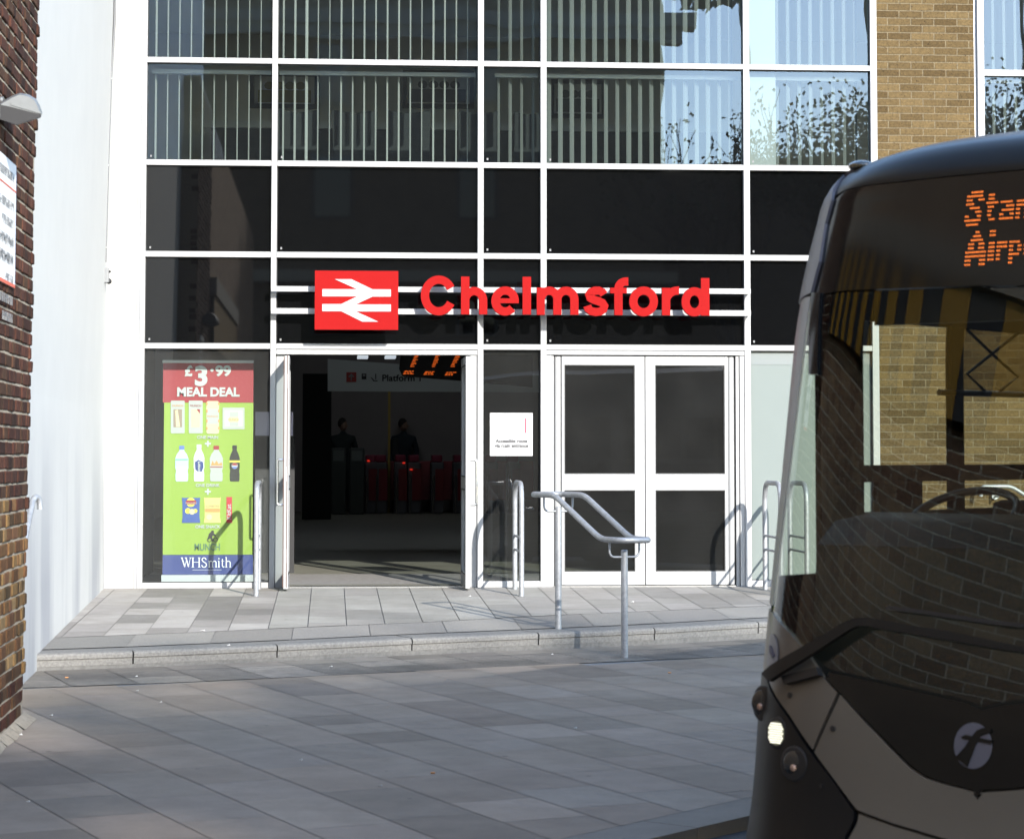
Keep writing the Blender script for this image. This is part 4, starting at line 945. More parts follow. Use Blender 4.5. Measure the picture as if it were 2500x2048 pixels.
for row_, (zz_, n_, w_) in enumerate(((ztop-.11, 9, .5), (ztop-.28, 9, .6), (ztop-.38, 6, .6), (ztop-.48, 9, .6), (ztop-.58, 8, .6), (ztop-.70, 4, .5), (ztop-.82, 8, .5), (ztop-.92, 6, .5), (zbot+.22, 9, .6), (zbot+.12, 8, .6))):
    y = r_-.07; tx = MB()
    for k in range(n_*2):
        ww_ = random.choice([.018, .03, .04]); y -= ww_+.014
        if y < l_+.05: break
        tx.box(SX, SX+.001, y, y+.005, zz_, zz_+.05).box(SX, SX+.0011, y+ww_-.006, y+ww_, zz_, zz_+.05).box(SX, SX+.0012, y, y+ww_, zz_+random.choice([.0, .022, .045]), zz_+random.choice([.05, .028]))
    tx.build('lettering', GP, NB)
base_at(NB, (SX, (l_+r_)/2, zbot))
# flood light on an arm
FLm = mat('cast_aluminium', (.16, .17, .175), .5, .2, var=.1, vscale=12); FLg = mat('lamp_lens', (.035, .035, .037), .5, spec=.2)
FL = thing('wall_flood_light', 'grey flood light head on a short arm off the brick wall', 'light')
Yf = -10.9
def F(px, py, dy=0): return Vector(at_y(px, py, Yf+dy))
body = MB()
# housing: wedge shaped head, canted; front profile traced at its own distance and given a real width
pr = [(-10, 262), (0, 252), (28, 236), (48, 228), (70, 232), (88, 243), (98, 262), (102, 277), (98, 288), (40, 306), (-10, 288)]
A = [body.b.verts.new(F(x, y)) for x, y in pr]; n_ = len(pr)
rings = [[(1, .0), A]]
def ringat(dy, s):
    c = F(45, 268, dy); return [body.b.verts.new(c+(F(x, y, dy)-c)*s) for x, y in pr]
R0 = ringat(.02, .9); R1 = ringat(.05, 1.0); R2 = ringat(.22, 1.02); R3 = ringat(.27, .9)
for v in A: body.b.verts.remove(v)
for a, c in ((R0, R1), (R1, R2), (R2, R3)):
    for k in range(n_): body.b.faces.new([a[k], a[(k+1) % n_], c[(k+1) % n_], c[k]])
body.b.faces.new(R0[::-1]); body.b.faces.new(R3)
auto(body.build('housing', FLm, FL), 30)
mb = MB(); mb.poly([F(x, y, .018) for x, y in ((0, 256), (28, 262), (98, 280), (100, 286), (40, 305), (0, 292))], (0, 1, 0), .01); mb.build('lens', FLg, FL)
mb = MB(); mb.poly([F(x, y, .015) for x, y in ((26, 250), (98, 272), (101, 279), (26, 257))], (0, 1, 0), .01); mb.build('rim', FLm, FL)
auto(MB().tube([F(8, 246, .1), F(-25, 240, .1), F(-60, 240, .1)], .02, 10).build('arm', FLm, FL))
base_at(FL, tuple(F(45, 300)))
# conduit and sensor on the white wall
CD = thing('wall_conduit', 'thin white conduit running down the white wall to a small sensor box', 'conduit')
cp = [Vector(at_y(px, py, -.35)) for px, py in ((282, -60), (279.5, 60), (270.5, 195), (263.5, 400), (257.5, 610), (257, 640))]
auto(MB().tube(cp, .013, 8).build('pipe', mat('white_conduit', (.12, .122, .125), .4), CD))
cl = MB()
for k in ((270.6, 193), (263.4, 404), (257.6, 605)): q = Vector(at_y(k[0], k[1], -.35)); cl.box(q.x-.016, q.x+.014, q.y-.015, q.y+.03, q.z-.008, q.z+.008)
cl.build('clip', mat('conduit_clip', (.3, .3, .3), .5), CD)
q = Vector(at_y(261, 672, -.35)); MB().box(q.x-.035, q.x+.02, q.y-.04, q.y+.05, q.z-.075, q.z+.075, bev=.008).build('sensor_box', mat('sensor_grey', (.19, .195, .2), .4), CD)
MB().sph((q.x+.02, q.y, q.z-.06), .028, 14).sph((q.x+.028, q.y, q.z+.035), .012, 10).build('sensor_eye', BLACKP, CD)
base_at(CD, tuple(q))

# ================================================================== inside the hall
HY = 14.0
def H(px, py, y=HY): return at_y(px, py, y)
PSg = thing('platform_sign', 'hanging white sign with red arrow box and the word Platform', 'sign')
P = [H(800, 876), H(1330, 915), H(1330, 958), H(800, 955)]
MB().poly(P, (0, 1, 0), .06).build('sign_panel', mat('hall_sign_white', (.66, .70, .68), .5), PSg)
q0, q1 = H(845.5, 932.6), H(870, 909); MB().box(q0[0], q1[0], HY-.012, HY, q0[2], q1[2]).build('arrow_box', mat('hall_red', (.45, .05, .04), .5), PSg)
cx_, cz_ = (q0[0]+q1[0])/2, (q0[2]+q1[2])/2; s_ = (q1[2]-q0[2])*.36
MB().poly([(cx_+a*s_, HY-.018, cz_+c*s_) for a, c in ((0, 1), (.85, .15), (.55, -.1), (.18, .3), (.18, -1), (-.18, -1), (-.18, .3), (-.55, -.1), (-.85, .15))], (0, 1, 0), .004).build('arrow', SIGNW, PSg)
DK = mat('hall_black', (.02, .02, .02), .6)
def HB(mb, x0, y0, x1, y1, dy=.012): a, c = H(x0, y1), H(x1, y0); mb.box(a[0], c[0], HY-dy, HY-.001, a[2], c[2])
mb = MB(); HB(mb, 883, 912, 894.5, 926); mb.build('train_symbol', DK, PSg)
mb = MB(); HB(mb, 885.5, 914, 892, 919, .016); mb.build('train_window', SIGNW, PSg)
mb = MB(); mb.poly([tuple(Vector(H(x, y))+Vector((0, -.01, 0))) for x, y in ((904, 921), (908, 922), (914, 929), (922, 929), (922, 931), (912, 931), (907, 924))], (0, 1, 0), .004)
HB(mb, 916, 913, 918.5, 926); mb.build('escalator_symbol', DK, PSg)
q = H(932, 930); text('lettering', 'Platform 1', (q[0], HY-.008, q[2]), (H(0, 913)[2]-H(0, 931)[2])*1.22, DK, PSg, ext=.002, bold=.003, sx=1.08)
base_at(PSg, tuple(H(1000, 955)))
DB = thing('departure_board', 'black departure board with orange text hanging inside the doors', 'screen')
DY = 9.0
def Dp(px, py): return at_y(px, py, DY)
MB().poly([Dp(978, 866), Dp(1300, 866), Dp(1300, 945), Dp(1121, 929), Dp(983, 918), Dp(975, 900)], (0, 1, 0), .15).build('casing', BLACKP, DB)
LED2 = mat('board_led', (.1, .02, 0), .5, emit=(1, .16, .02), estr=.22)
random.seed(9)
for col_, (x0, xe) in enumerate(((1012, 1000), (1063, 1053), (1112, 1098))):
    mb = MB()
    for k in range(9):
        y = 868+3.3*k; x = x0+(xe-x0)*k/9; wd = random.uniform(7, 13); a, c = Dp(x, y+1.0), Dp(x+wd, y); mb.box(a[0], c[0], DY-.006, DY-.001, a[2], c[2])
    mb.build('text_column', LED2, DB)
for (x0, n_) in ((988, 3), (1038, 3), (1090, 3)):
    mb = MB()
    for k in range(n_):
        y = 905.5+3.2*k+ (x0-988)*.03
        x = x0-2*k
        for j in range(3):
            wd = random.uniform(4, 9); a, c = Dp(x, y+1.3), Dp(x+wd, y); mb.box(a[0], c[0], DY-.006, DY-.001, a[2], c[2]); x += wd+2
    mb.build('text_rows', LED2, DB)
base_at(DB, tuple(Dp(1100, 930)))
for px, lb in ((886, 'left hall ceiling light panel'), (954, 'right hall ceiling light panel')):
    a = at_y(px-13, 871, 6); c = at_y(px+13, 866, 6)
    tag(MB().box(a[0], c[0], 6, 6.5, a[2]-.01, a[2]+.02).build('ceiling_light', mat('ceiling_lamp', (.8, .8, .8), .4, emit=(.8, .9, 1), estr=.14)), lb+' just inside the open doorway', 'light', 'ceiling lights in the hall')
for k, (x, y) in enumerate([(x, y) for y in (10.5, 20.0) for x in (0, 2.5)]):
    tag(MB().box(x-.6, x+.6, y-.15, y+.15, 4.50, 4.56).build('ceiling_light', mat('hall_fill_lamp', (.8, .8, .8), .4, emit=(.85, .93, 1), estr=1.15)), 'added ceiling light panel out of view, brightening the hall', 'light', 'added ceiling lights out of view in the hall')  # unseen lamps added to brighten the hall
GY = 22.5; GZ = .188
GREYG = mat('gate_grey', (.10, .10, .11), .4); GRED = mat('gate_red', (.17, .015, .02), .4)
def GX(px): return at_y(px, 1200, GY)[0]
def gate(px, lb):
    x = GX(px); t = thing('ticket_gate', lb, 'ticket gate', (0, 0, 0), 'row of ticket gates in the hall')
    MB().box(x-.12, x+.12, GY, GY+1.3, GZ, GZ+.98, bev=.03).build('cabinet', GREYG, t)
    MB().box(x-.04, x+.12, GY-.02, GY-.001, GZ+.25, GZ+.85).build('front_panel', GRED, t)
    auto(MB().tube([(x-.08, GY-.05, GZ), (x-.08, GY-.05, GZ+.72)], .018, 10).build('steel_edge', STEEL, t))
    MB().box(x-.1, x+.1, GY+.2, GY+.7, GZ+.98, GZ+1.12, bev=.03).build('reader', mat('gate_reader', (.22, .02, .05), .4), t)
    MB().box(x+.13, x+.42, GY+.55, GY+.58, GZ+.25, GZ+1.0, bev=.02).build('paddle', mat('gate_paddle', (.30, .05, .06), .3), t)
    base_at(t, (x, GY, GZ))
nms = ['leftmost ticket gate, just right of the grey ticket machines', 'second ticket gate from the left in the doorway', 'third ticket gate from the left in the doorway', 'ticket gate in the middle of the doorway', 'ticket gate right of the middle of the doorway', 'ticket gate half hidden by the right open door', 'ticket gate behind the sidelight, left one', 'ticket gate behind the sidelight, right one']
for px, lb in zip((905, 930, 978, 1011, 1068, 1122, 1200, 1255), nms): gate(px, lb)
for px, wd, lb in ((826, 34, 'left grey ticket machine'), (870, 34, 'right grey ticket machine')):
    x = GX(px); t = thing('ticket_machine', lb+' at the left of the gates', 'ticket machine', (0, 0, 0), 'ticket machines beside the gates')
    MB().box(x-.14, x+.14, GY-.5, GY-.2, GZ, GZ+1.25, bev=.03).build('cabinet', mat('machine_dark', (.05, .06, .055), .5), t)
    MB().box(x-.10, x+.10, GY-.512, GY-.501, GZ+1.0, GZ+1.2).build('screen', mat('machine_screen', (.12, .14, .13), .2), t)
    base_at(t, (x, GY-.3, GZ))
# hall column and lamps
tag(MB().box(GX(742), GX(808), GY-3, GY-2.6, .1, 2.75).build('hall_column', mat('hall_column_dark', (.035, .04, .04), .7)), 'dark square column at the left of the hall doorway', 'column')
tag(MB().box(GX(948), GX(954), GY+.5, GY+.56, .2, 2.7).build('yellow_pole', mat('hall_yellow', (.40, .28, .06), .5)), 'thin yellow pole behind the ticket gates', 'pole')
mb = MB()
for px, py in ((899, 1125), (985, 1130), (1003, 1146)): q = at_y(px, py, GY-.06); mb.box(q[0]-.02, q[0]+.03, GY-.09, GY-.07, q[2]-.015, q[2]+.015)
tag(mb.build('gate_signal', mat('gate_led', (.1, 0, 0), .5, emit=(1, .04, .02), estr=.12)), 'small red signal lamps glowing along the ticket gates', 'lamp')
# people (dark, behind the gates)
SKIN = mat('skin', (.35, .22, .16), .6); HAIR = mat('dark_hair', (.03, .022, .018), .7)
def person(px, y, hgt, coat, face, label, bag=False):
    t = thing('person', label, 'person', (0, 0, 0), 'people beyond the ticket gates')
    x = at_y(px, 1150, y)[0]; z0 = .2; s = hgt/1.75
    V = [(0, 0, .95), (0, 0, 1.15), (0, .0, 1.38), (0, 0, 1.48), (0, .01, 1.56), (-.19, 0, 1.40), (-.26, .03, 1.13), (-.22, -.10, .92), (.19, 0, 1.40), (.26, .03, 1.13), (.22, -.10, .92), (-.10, 0, .90), (-.11, -.03, .50), (-.11, .02, .08), (-.11, -.12, .03), (.10, 0, .90), (.11, .05, .50), (.12, .12, .09), (.12, -.02, .03)]
    E = [(0, 1), (1, 2), (2, 3), (3, 4), (2, 5), (5, 6), (6, 7), (2, 8), (8, 9), (9, 10), (0, 11), (11, 12), (12, 13), (13, 14), (0, 15), (15, 16), (16, 17), (17, 18)]
    rad = [(.15, .11), (.15, .11), (.17, .12), (.06, .06), (.055, .055), (.07, .07), (.055, .055), (.04, .04), (.07, .07), (.055, .055), (.04, .04), (.10, .10), (.07, .07), (.045, .045), (.04, .04), (.10, .10), (.07, .07), (.045, .045), (.04, .04)]
    me = bpy.data.meshes.new('body'); me.from_pydata([(x+a*s, y+b_*s, z0+c*s) for a, b_, c in V], E, []); o = bpy.data.objects.new('body', me); COL.objects.link(o); o.parent = t
    md = o.modifiers.new('skin', 'SKIN'); 
    if not me.skin_vertices: 
        bm = bmesh.new(); bm.from_mesh(me); bm.verts.layers.skin.verify(); bm.to_mesh(me); bm.free()
    for sv, r_2 in zip(me.skin_vertices[0].data, rad): sv.radius = (r_2[0]*s, r_2[1]*s)
    me.skin_vertices[0].data[0].use_root = True; md.use_smooth_shade = True
    sb = o.modifiers.new('sub', 'SUBSURF'); sb.levels = sb.render_levels = 1; me.materials.append(coat)
    hm = MB(); hx = x; hz = z0+1.655*s
    hm.sph((hx, y, hz), .098*s, 16, (.80, .95, 1.18)).sph((hx+face*.085*s, y-.02, hz-.01), .016*s, 8).sph((hx+face*.05*s, y-.05*s, hz-.055*s), .03*s, 8, (1, 1, .5)); hm.build('head', SKIN, t, smooth=True)
    MB().sph((hx-face*.018, y+.01, hz+.035*s), .105*s, 14, (.85, .98, 1.0)).build('hair', HAIR, t, smooth=True)
    if bag: MB().box(x-.22*s, x-.10*s, y-.12, y+.10, z0+1.05*s, z0+1.42*s, bev=.03).build('backpack', mat('bag_cloth', (.04, .05, .05), .8), t)
    base_at(t, (x, y, z0))
CT = mat('dark_coat', (.02, .03, .03), .8); CT2 = mat('navy_coat', (.02, .03, .04), .8); CT3 = mat('brown_coat', (.05, .04, .03), .8)
person(837, GY+.9, 1.78, CT, 1, 'person in dark coat behind the ticket machines on the left')
person(985, GY+1.2, 1.78, CT2, 1, 'person in dark jacket with a shoulder bag, facing right behind the middle gates', True)
person(1104, GY+1.8, 1.62, CT3, -1, 'person in brown coat behind the gates beside the right open door')
# shop-side screen behind the banner
q0, q1 = at_y(622, 1260, 2.6), at_y(720, 1010, 2.6)
SN = thing('lit_screen', 'pale lit information panel behind the banner and left door', 'screen')
MB().box(q0[0], q1[0], 2.6, 2.66, q0[2]-.9, q1[2]-.25).build('stand', BLACKP, SN)
MB().box(q0[0], q1[0]-.02, 2.59, 2.66, q1[2]-.24, q1[2]+.02).build('screen', mat('pale_panel', (.45, .45, .6), .4, emit=(.5, .5, .7), estr=.02), SN)
base_at(SN, (q0[0], 2.6, 0))

# ================================================================== BUS
TH, BCX, BCY, BC, BP_, BZ = .75, 2.243, -15.865, .449, 4.999, -.50
PRF = np.array([[0., .213, -.008], [.06, .277, .007], [.2, .427, .052], [.6, .854, .118], [.85, 1.12, .168], [1.1, 1.387, .220], [1.4, 1.707, .281], [1.7, 2.017, .340], [2., 2.326, .398], [2.3, 2.625, .454], [2.5, 2.806, .490], [2.65, 2.924, .519], [2.8, 3.009, .604], [3., 3.073, .823], [3.4, 3.116, 1.31], [4., 3.137, 1.83]])
HW = 1.22
def _cr(s, k):
    x = PRF[:, 0]; y = PRF[:, k]; m = np.gradient(y, x)
    i = np.clip(np.searchsorted(x, s)-1, 0, len(x)-2); h = x[i+1]-x[i]; t = np.clip((s-x[i])/h, 0, 1)
    return (2*t**3-3*t**2+1)*y[i]+(t**3-2*t**2+t)*h*m[i]+(-2*t**3+3*t**2)*y[i+1]+(t**3-t**2)*h*m[i+1]
def bsurf(u, s):
    """bus front skin in bus coordinates: x across, y backwards, z up from the road"""
    u = np.asarray(u, float); s = np.asarray(s, float); v = _cr(s, 1); g = _cr(s, 2); a = np.abs(u)/HW
    k = np.clip((s-1.9)/1.0, 0, 1); k = k*k*(3-2*k)
    return np.stack([u*(1-.07*k), g+BC*a**BP_, v-.11*a**2.5*k], -1)
TV = np.array([math.cos(TH), -math.sin(TH), 0]); BV = np.array([math.sin(TH), math.cos(TH), 0])
def b2w(P): P = np.asarray(P); return np.array([BCX, BCY, BZ])+P[..., 0:1]*TV+P[..., 1:2]*BV+P[..., 2:3]*np.array([0, 0, 1.])
def w2b(P): d = np.asarray(P)-np.array([BCX, BCY, BZ]); return np.array([d @ TV, d @ BV, d[2]])
def proj(P):
    d = P-EYE; z = d @ _f; return 1250+FP*(d @ _r)/z, CY-FP*(d @ _u)/z
_U, _S = np.meshgrid(np.linspace(-1.10, 1.2, 231), np.linspace(0, 3.4, 171)); _X, _Y = proj(b2w(bsurf(_U, _S)))
def inv(px, py):
    i = np.argmin((_X-px)**2+(_Y-py)**2); u, s = _U.flat[i], _S.flat[i]
    for _ in range(12):
        x0, y0 = proj(b2w(bsurf(u, s))); xu, yu = proj(b2w(bsurf(u+1e-4, s))); xs, ys = proj(b2w(bsurf(u, s+1e-4)))
        J = np.array([[xu-x0, xs-x0], [yu-y0, ys-y0]])/1e-4
        try: d = np.linalg.solve(J, [px-x0, py-y0])
        except Exception: break
        if np.abs(d).max() > .08: d *= .08/np.abs(d).max()
        u = min(1.2, max(-1.06, u+d[0])); s = min(3.4, max(0, s+d[1]))
    return (float(u), float(s))
def edge(py, dx=0):
    m = np.abs(_Y-py) < 10; j = np.argmin(np.where(m, _X, 1e9)); return (-1.215+dx, float(_S.flat[j]))
def bnrm(u, s):
    a = bsurf(u+1e-3, s)-bsurf(u-1e-3, s); c = bsurf(u, s+1e-3)-bsurf(u, s-1e-3); n = np.cross(a, c); return n/np.linalg.norm(n)
def bpt(u, s, off=0): return bsurf(u, s)+bnrm(u, s)*off
def sym(ch): return [p for p in ch]+[(-u, s) for u, s in reversed(ch)]
BUS = thing('city_bus', 'dark fronted single deck bus with orange destination lettering entering from the right', 'bus')
def panel(name, P, m, off=0, th=.008, step=.07, parent=None, smooth=True):
    bm = bmesh.new(); vs = [bm.verts.new((u, s, 0)) for u, s in P]
    for t in tessellate_polygon([[Vector((u, s, 0)) for u, s in P]]):
        try: bm.faces.new([vs[i] for i in t])
        except ValueError: pass
    us = [p[0] for p in P]; ss = [p[1] for p in P]
    for ax, lo, hi in ((0, min(us), max(us)), (1, min(ss), max(ss))):
        k = math.ceil(lo/step)*step
        while k < hi:
            n = (1, 0, 0) if ax == 0 else (0, 1, 0); co_ = (k, 0, 0) if ax == 0 else (0, k, 0)
            bmesh.ops.bisect_plane(bm, geom=bm.verts[:]+bm.edges[:]+bm.faces[:], plane_co=co_, plane_no=n); k += step
    bmesh.ops.remove_doubles(bm, verts=bm.verts, dist=1e-5)
    uvs = [(v.co.x, v.co.y) for v in bm.verts]
    for v in bm.verts: v.co = Vector(bpt(v.co.x, v.co.y, off))
    bm.verts.index_update(); uvn = [Vector(bnrm(*q)) for q in uvs]
    for f in bm.faces:
        f.normal_update()
        if f.normal.dot(uvn[f.verts[0].index]) < 0: f.normal_flip()
    V = [v.co.copy() for v in bm.verts]; Fc = [[v.index for v in f.verts] for f in bm.faces]; nf = len(Fc)
    if th:
        low = {}
        for f in bm.faces:
            for lp in f.loops:
                if len(lp.edge.link_faces) == 1:
                    a, c = lp.vert.index, lp.link_loop_next.vert.index
                    for q in (a, c):
                        if q not in low: low[q] = len(V); V.append(V[q]-uvn[q]*th)
                    Fc.append([c, a, low[a], low[c]])
    bm.free(); me = bpy.data.meshes.new(name); me.from_pydata(V, [], Fc); me.materials.append(m)
    for p in me.polygons: p.use_smooth = True
    ln = [None]*len(me.loops)
    for p in me.polygons:
        for li in p.loop_indices:
            vi = me.loops[li].vertex_index; ln[li] = tuple(uvn[vi]) if p.index < nf else tuple(p.normal)
    me.normals_split_custom_set(ln)
    o = bpy.data.objects.new(name, me); COL.objects.link(o); o.parent = parent or BUS
    return o
BDARK = mat('bus_black_gloss', (.006, .0055, .005), .12, spec=.32)
BDOME = mat('bus_dome_grey', (.012, .011, .009), .32, spec=.2, var=.04, vscale=2)
BPALE = mat('bus_pale_paint', (.125, .105, .080), .34, spec=.35, coat=.12, var=.05, vscale=2.5)
BTRIM = mat('bus_silver_trim', (.13, .13, .15), .34, .2)
BGLS = glass('bus_windscreen_glass', (.68, .72, .64), .78, 0, wave=.0004, ior=1.6)
BSIDE = glass('bus_side_glass', (.78, .82, .80), .8, 0, ior=1.45)
BINT = mat('bus_interior', (.035, .035, .033), .7)
BPLAS = mat('bus_bumper_plastic', (.006, .006, .0065), .42, spec=.3)
L1 = [inv(*p) for p in ((2500, 413), (2400, 422), (2300, 432), (2200, 443), (2120, 452), (2066, 463))]
L2_ = [inv(*p) for p in ((2500, 700), (2400, 700), (2250, 705), (2167, 708), (2060, 712), (1996, 722))]
c0 = lambda L: [(0.0, L[0][1])]+[p for p in L if p[0] < -.02]
L1, L2_ = c0(L1), c0(L2_)
panel('roof_dome', sym(L1+[(-1.215, L1[-1][1]-.02), (-1.215, 4.0), (0, 4.0)]), BDOME, 0, .02)
panel('destination_glass', sym([(u, s-.006) for u, s in L1]+[(-1.0, L1[-1][1]-.05), (-1.0, L2_[-1][1]+.01)]+[(u, s+.004) for u, s in reversed(L2_)]), BDARK, .0, .02)
# silver side cove at the corner
for sg in (1, -1):
    ch = [inv(2078, 408), inv(2058, 428), inv(2036, 490), inv(2020, 548), inv(2006, 640), inv(1986, 716)]
    P = ch+[(-1.215, ch[-1][1]-.02), (-1.215, ch[0][1]+.25), (-1.12, ch[0][1]+.25)]
    panel('corner_cove', [(u*sg, s) for u, s in P], BTRIM, .012, .012)
    P = [inv(1982, 724), inv(1964, 850), inv(1946, 1000), inv(1934, 1100), inv(1919, 1220), inv(1907, 1320), inv(1896, 1420), inv(1889, 1478), edge(1480), edge(724)]
    panel('windscreen_pillar', [(u*sg, s) for u, s in P], mat('pillar_silver', (.20, .205, .21), .35, .2), .004, .01)
    P = [inv(1988, 716), inv(2008, 716), inv(2001, 915), inv(1980, 915)]
    panel('pillar_trim', [(u*sg, s) for u, s in P], BDARK, .012, .012)
    P = [inv(1884, 1494), inv(1930, 1545), inv(1969, 1590), inv(2013, 1655), inv(2044, 1690), inv(1985, 1828), inv(1930, 1746), inv(1883, 1672), inv(1872, 1640), edge(1640), edge(1494)]
    panel('corner_panel', [(u*sg, s) for u, s in P], BPALE, .004, .02)
    P = [inv(1872, 1648), inv(1884, 1682), inv(1930, 1756), inv(1983, 1838), inv(2040, 1912), inv(2087, 1982), inv(2086, 2003), inv(2066, 2040), (inv(2060, 2048)[0], .02), (-1.215, .02), edge(1650)]
    panel('bumper', [(u*sg, s) for u, s in P], BPLAS, .008, .02)
wb = [inv(*p) for p in ((2500, 1736), (2351, 1709), (2179, 1670), (2100, 1652), (2026, 1636))]; wb = c0(wb)
pil = [inv(1972, 1590), inv(1932, 1545), inv(1887, 1492), inv(1890, 1478), inv(1897, 1420), inv(1908, 1320), inv(1920, 1220), inv(1935, 1100), inv(1947, 1000), inv(1965, 850), inv(1983, 726)]
panel('windscreen', sym([(0, L2_[0][1]-.004)]+[(u, s-.004) for u, s in L2_[1:]]+pil[::-1]+[(u, s+.004) for u, s in reversed(wb)]), BGLS, .002, 0, .09)
nose = [(u, s-.006) for u, s in wb]+[inv(2016, 1655), inv(2048, 1686), inv(2130, 1772), inv(2226, 1868), inv(2262, 1892), inv(2300, 1906)]; lc = inv(2400, 1930)
nose += [lc, (0, lc[1]-.02)]
panel('nose_panel', sym(nose), BDARK, .004, .02)
fp = [(0, lc[1]-.03), (lc[0], lc[1]-.010)]+[inv(*p) for p in ((2300, 1912), (2258, 1898), (2221, 1873), (2128, 1778), (2053, 1696), (1990, 1836), (2044, 1910), (2093, 1976), (2180, 2008), (2300, 2044))]
fp += [(0, inv(2395, 2062)[1])]
panel('front_panel', sym(fp), BPALE, .004, .02)
sk = [(0, inv(2395, 2070)[1]), inv(2300, 2052), inv(2180, 2016), inv(2097, 1986), inv(2092, 2010), inv(2072, 2046), (inv(2066, 2050)[0]+.03, .03), (0, .03)]
panel('skirt', sym(sk), BPALE, .0, .02)
panel('front_shell', [(-1.19, 0), (1.19, 0), (1.19, .62), (-1.19, .62)], BLACKP, -.022, .004, .1)
# dome seam and small lights
for sg in (1, -1):
    q = inv(2095, 402); c_ = bpt(q[0]*sg, q[1], .004); n_ = bnrm(q[0]*sg, q[1])
    mb = MB(); mb.sph(tuple(c_), .05, 16, (1.1, .8, .45)); auto(mb.build('marker_lamp', mat('marker_lens', (.03, .025, .01), .06, spec=.9, coat=1), BUS), 60)
    for (px, py), r, nm in (((1867, 1716), .062, 'indicator'), ((1904, 1789), .054, 'headlight'), ((1945, 1864), .060, 'fog_light')):
        q = inv(px, py); u = q[0]*sg; c_ = Vector(bpt(u, q[1], .004)); n_ = (Vector(bnrm(u, q[1]))*1.0+Vector((0, -.8, 0))).normalized()
        hd = auto(MB().tube([c_-n_*.03, c_+n_*.010, c_+n_*.0135, c_+n_*.014], [r*1.12, r*1.12, r*1.04, r*.95], 28, cap=True).build(nm, BLACKP, BUS), 40)
        if nm == 'headlight':
            mb = MB(); ax = n_.orthogonal().normalized(); ax = Vector((1, 0, 0)); ax = (ax-n_*ax.dot(n_)).normalized(); ay = n_.cross(ax)
            for jy in range(-6, 7):
                for jx in range(-5, 5):
                    a_, b2_ = (jx+.5*(jy % 2))*.0125, jy*.0088
                    if math.hypot(a_, b2_) < r*.80:
                        cc_ = c_+n_*.0175+ax*a_+ay*b2_; mb.quad([cc_-ax*.0044-ay*.0021, cc_+ax*.0044-ay*.0021, cc_+ax*.0044+ay*.0021, cc_-ax*.0044+ay*.0021])
            mb.build('led_array', mat('headlight_led', (.9, .9, .8), .3, emit=(1, .97, .78), estr=.55), hd)
            MB().cyl(c_+n_*.0145, n_, r*.86, .001, 24).build('reflector', mat('lamp_reflector', (.20, .21, .16), .3, .6, emit=(.8, .8, .55), estr=.015), hd)
        else:
            MB().sph(tuple(c_+n_*.006), r*.84, 20, (1, .28, 1)).build('lens', mat('clear_lamp_lens', (.02, .019, .018), .06, spec=.8), hd, smooth=True)
            MB().sph(tuple(c_+n_*.026+Vector((.008, 0, -.014))), r*.22, 10, (1, .5, 1)).build('bulb', mat('amber_bulb', (.55, .35, .25) if nm == 'indicator' else (.5, .5, .55), .25, .4), hd, smooth=True)
    for (px, py) in ((2036, 1778), (1931, 1697), (2008, 1918)):
        q = inv(px, py); c_ = Vector(bpt(q[0]*sg, q[1], .006)); n_ = Vector(bnrm(q[0]*sg, q[1])); MB().cyl(c_, n_, .011 if py != 1918 else .008, .004, 14).build('fixing_cap', BLACKP, BUS)
def bribbon(name, path, wd, off, th, m, taper=None, par=None):
    L, Q = [], []
    P = [Vector(p) for p in path]
    for i, p in enumerate(P):
        t = (P[min(len(P)-1, i+1)]-P[max(0, i-1)]).normalized(); n = Vector((-t.y, t.x)); w_ = wd if taper is None else wd*taper[i]
        L.append(p+n*w_/2); Q.append(p-n*w_/2)
    return panel(name, [inv(*p) for p in L]+[inv(*p) for p in reversed(Q)], m, off, th, .12, par)
bribbon('wiper', [(1904, 1658), (1925, 1640), (2000, 1592), (2090, 1534), (2112, 1524), (2140, 1523), (2220, 1538), (2330, 1556), (2430, 1575), (2520, 1592)], 19, .065, .022, mat('wiper_black', (.010, .009, .008), .45, spec=.3), [1.3, 1.5, 1.4, 1.15, 1.1, 1.1, 1.1, 1.15, .95, .7])
bribbon('wiper_pivot', [(1928, 1662), (1975, 1650), (2010, 1640)], 20, .035, .03, BLACKP)
bribbon('wiper', [(2180, 1487), (2260, 1497), (2360, 1512), (2440, 1524), (2520, 1532)], 9, .05, .015, BLACKP)
# round operator emblem, sticker
el_ = [inv(2378+46*math.cos(k*math.pi/18), 1820+56*math.sin(k*math.pi/18)) for k in range(36)]
EM = panel('emblem', el_, mat('emblem_lilac_grey', (.12, .112, .125), .5, spec=.2), .009, .003, .05)
panel('emblem_letter', [inv(*p) for p in ((2336, 1848), (2366, 1872), (2385, 1822), (2397, 1798), (2424, 1787), (2421, 1778), (2405, 1776), (2389, 1782), (2376, 1797), (2360, 1822))], BDARK, .012, .002, .05, EM)
panel('emblem_letter', [inv(*p) for p in ((2350, 1799), (2360, 1793), (2426, 1807), (2424, 1816), (2388, 1809), (2356, 1803))], BDARK, .013, .002, .05, EM)
el_ = [inv(1889+14.5*math.cos(k*math.pi/12), 1594+47*math.sin(k*math.pi/12)) for k in range(24)]
STK = panel('corner_sticker', el_, mat('sticker_lilac', (.16, .15, .165), .4), .008, .002, .05)
panel('sticker_figure', [inv(*p) for p in ((1884, 1575), (1889, 1577), (1896, 1601), (1890, 1606), (1884, 1592))], mat('sticker_navy', (.03, .025, .07), .5), .0105, .002, .05, STK)
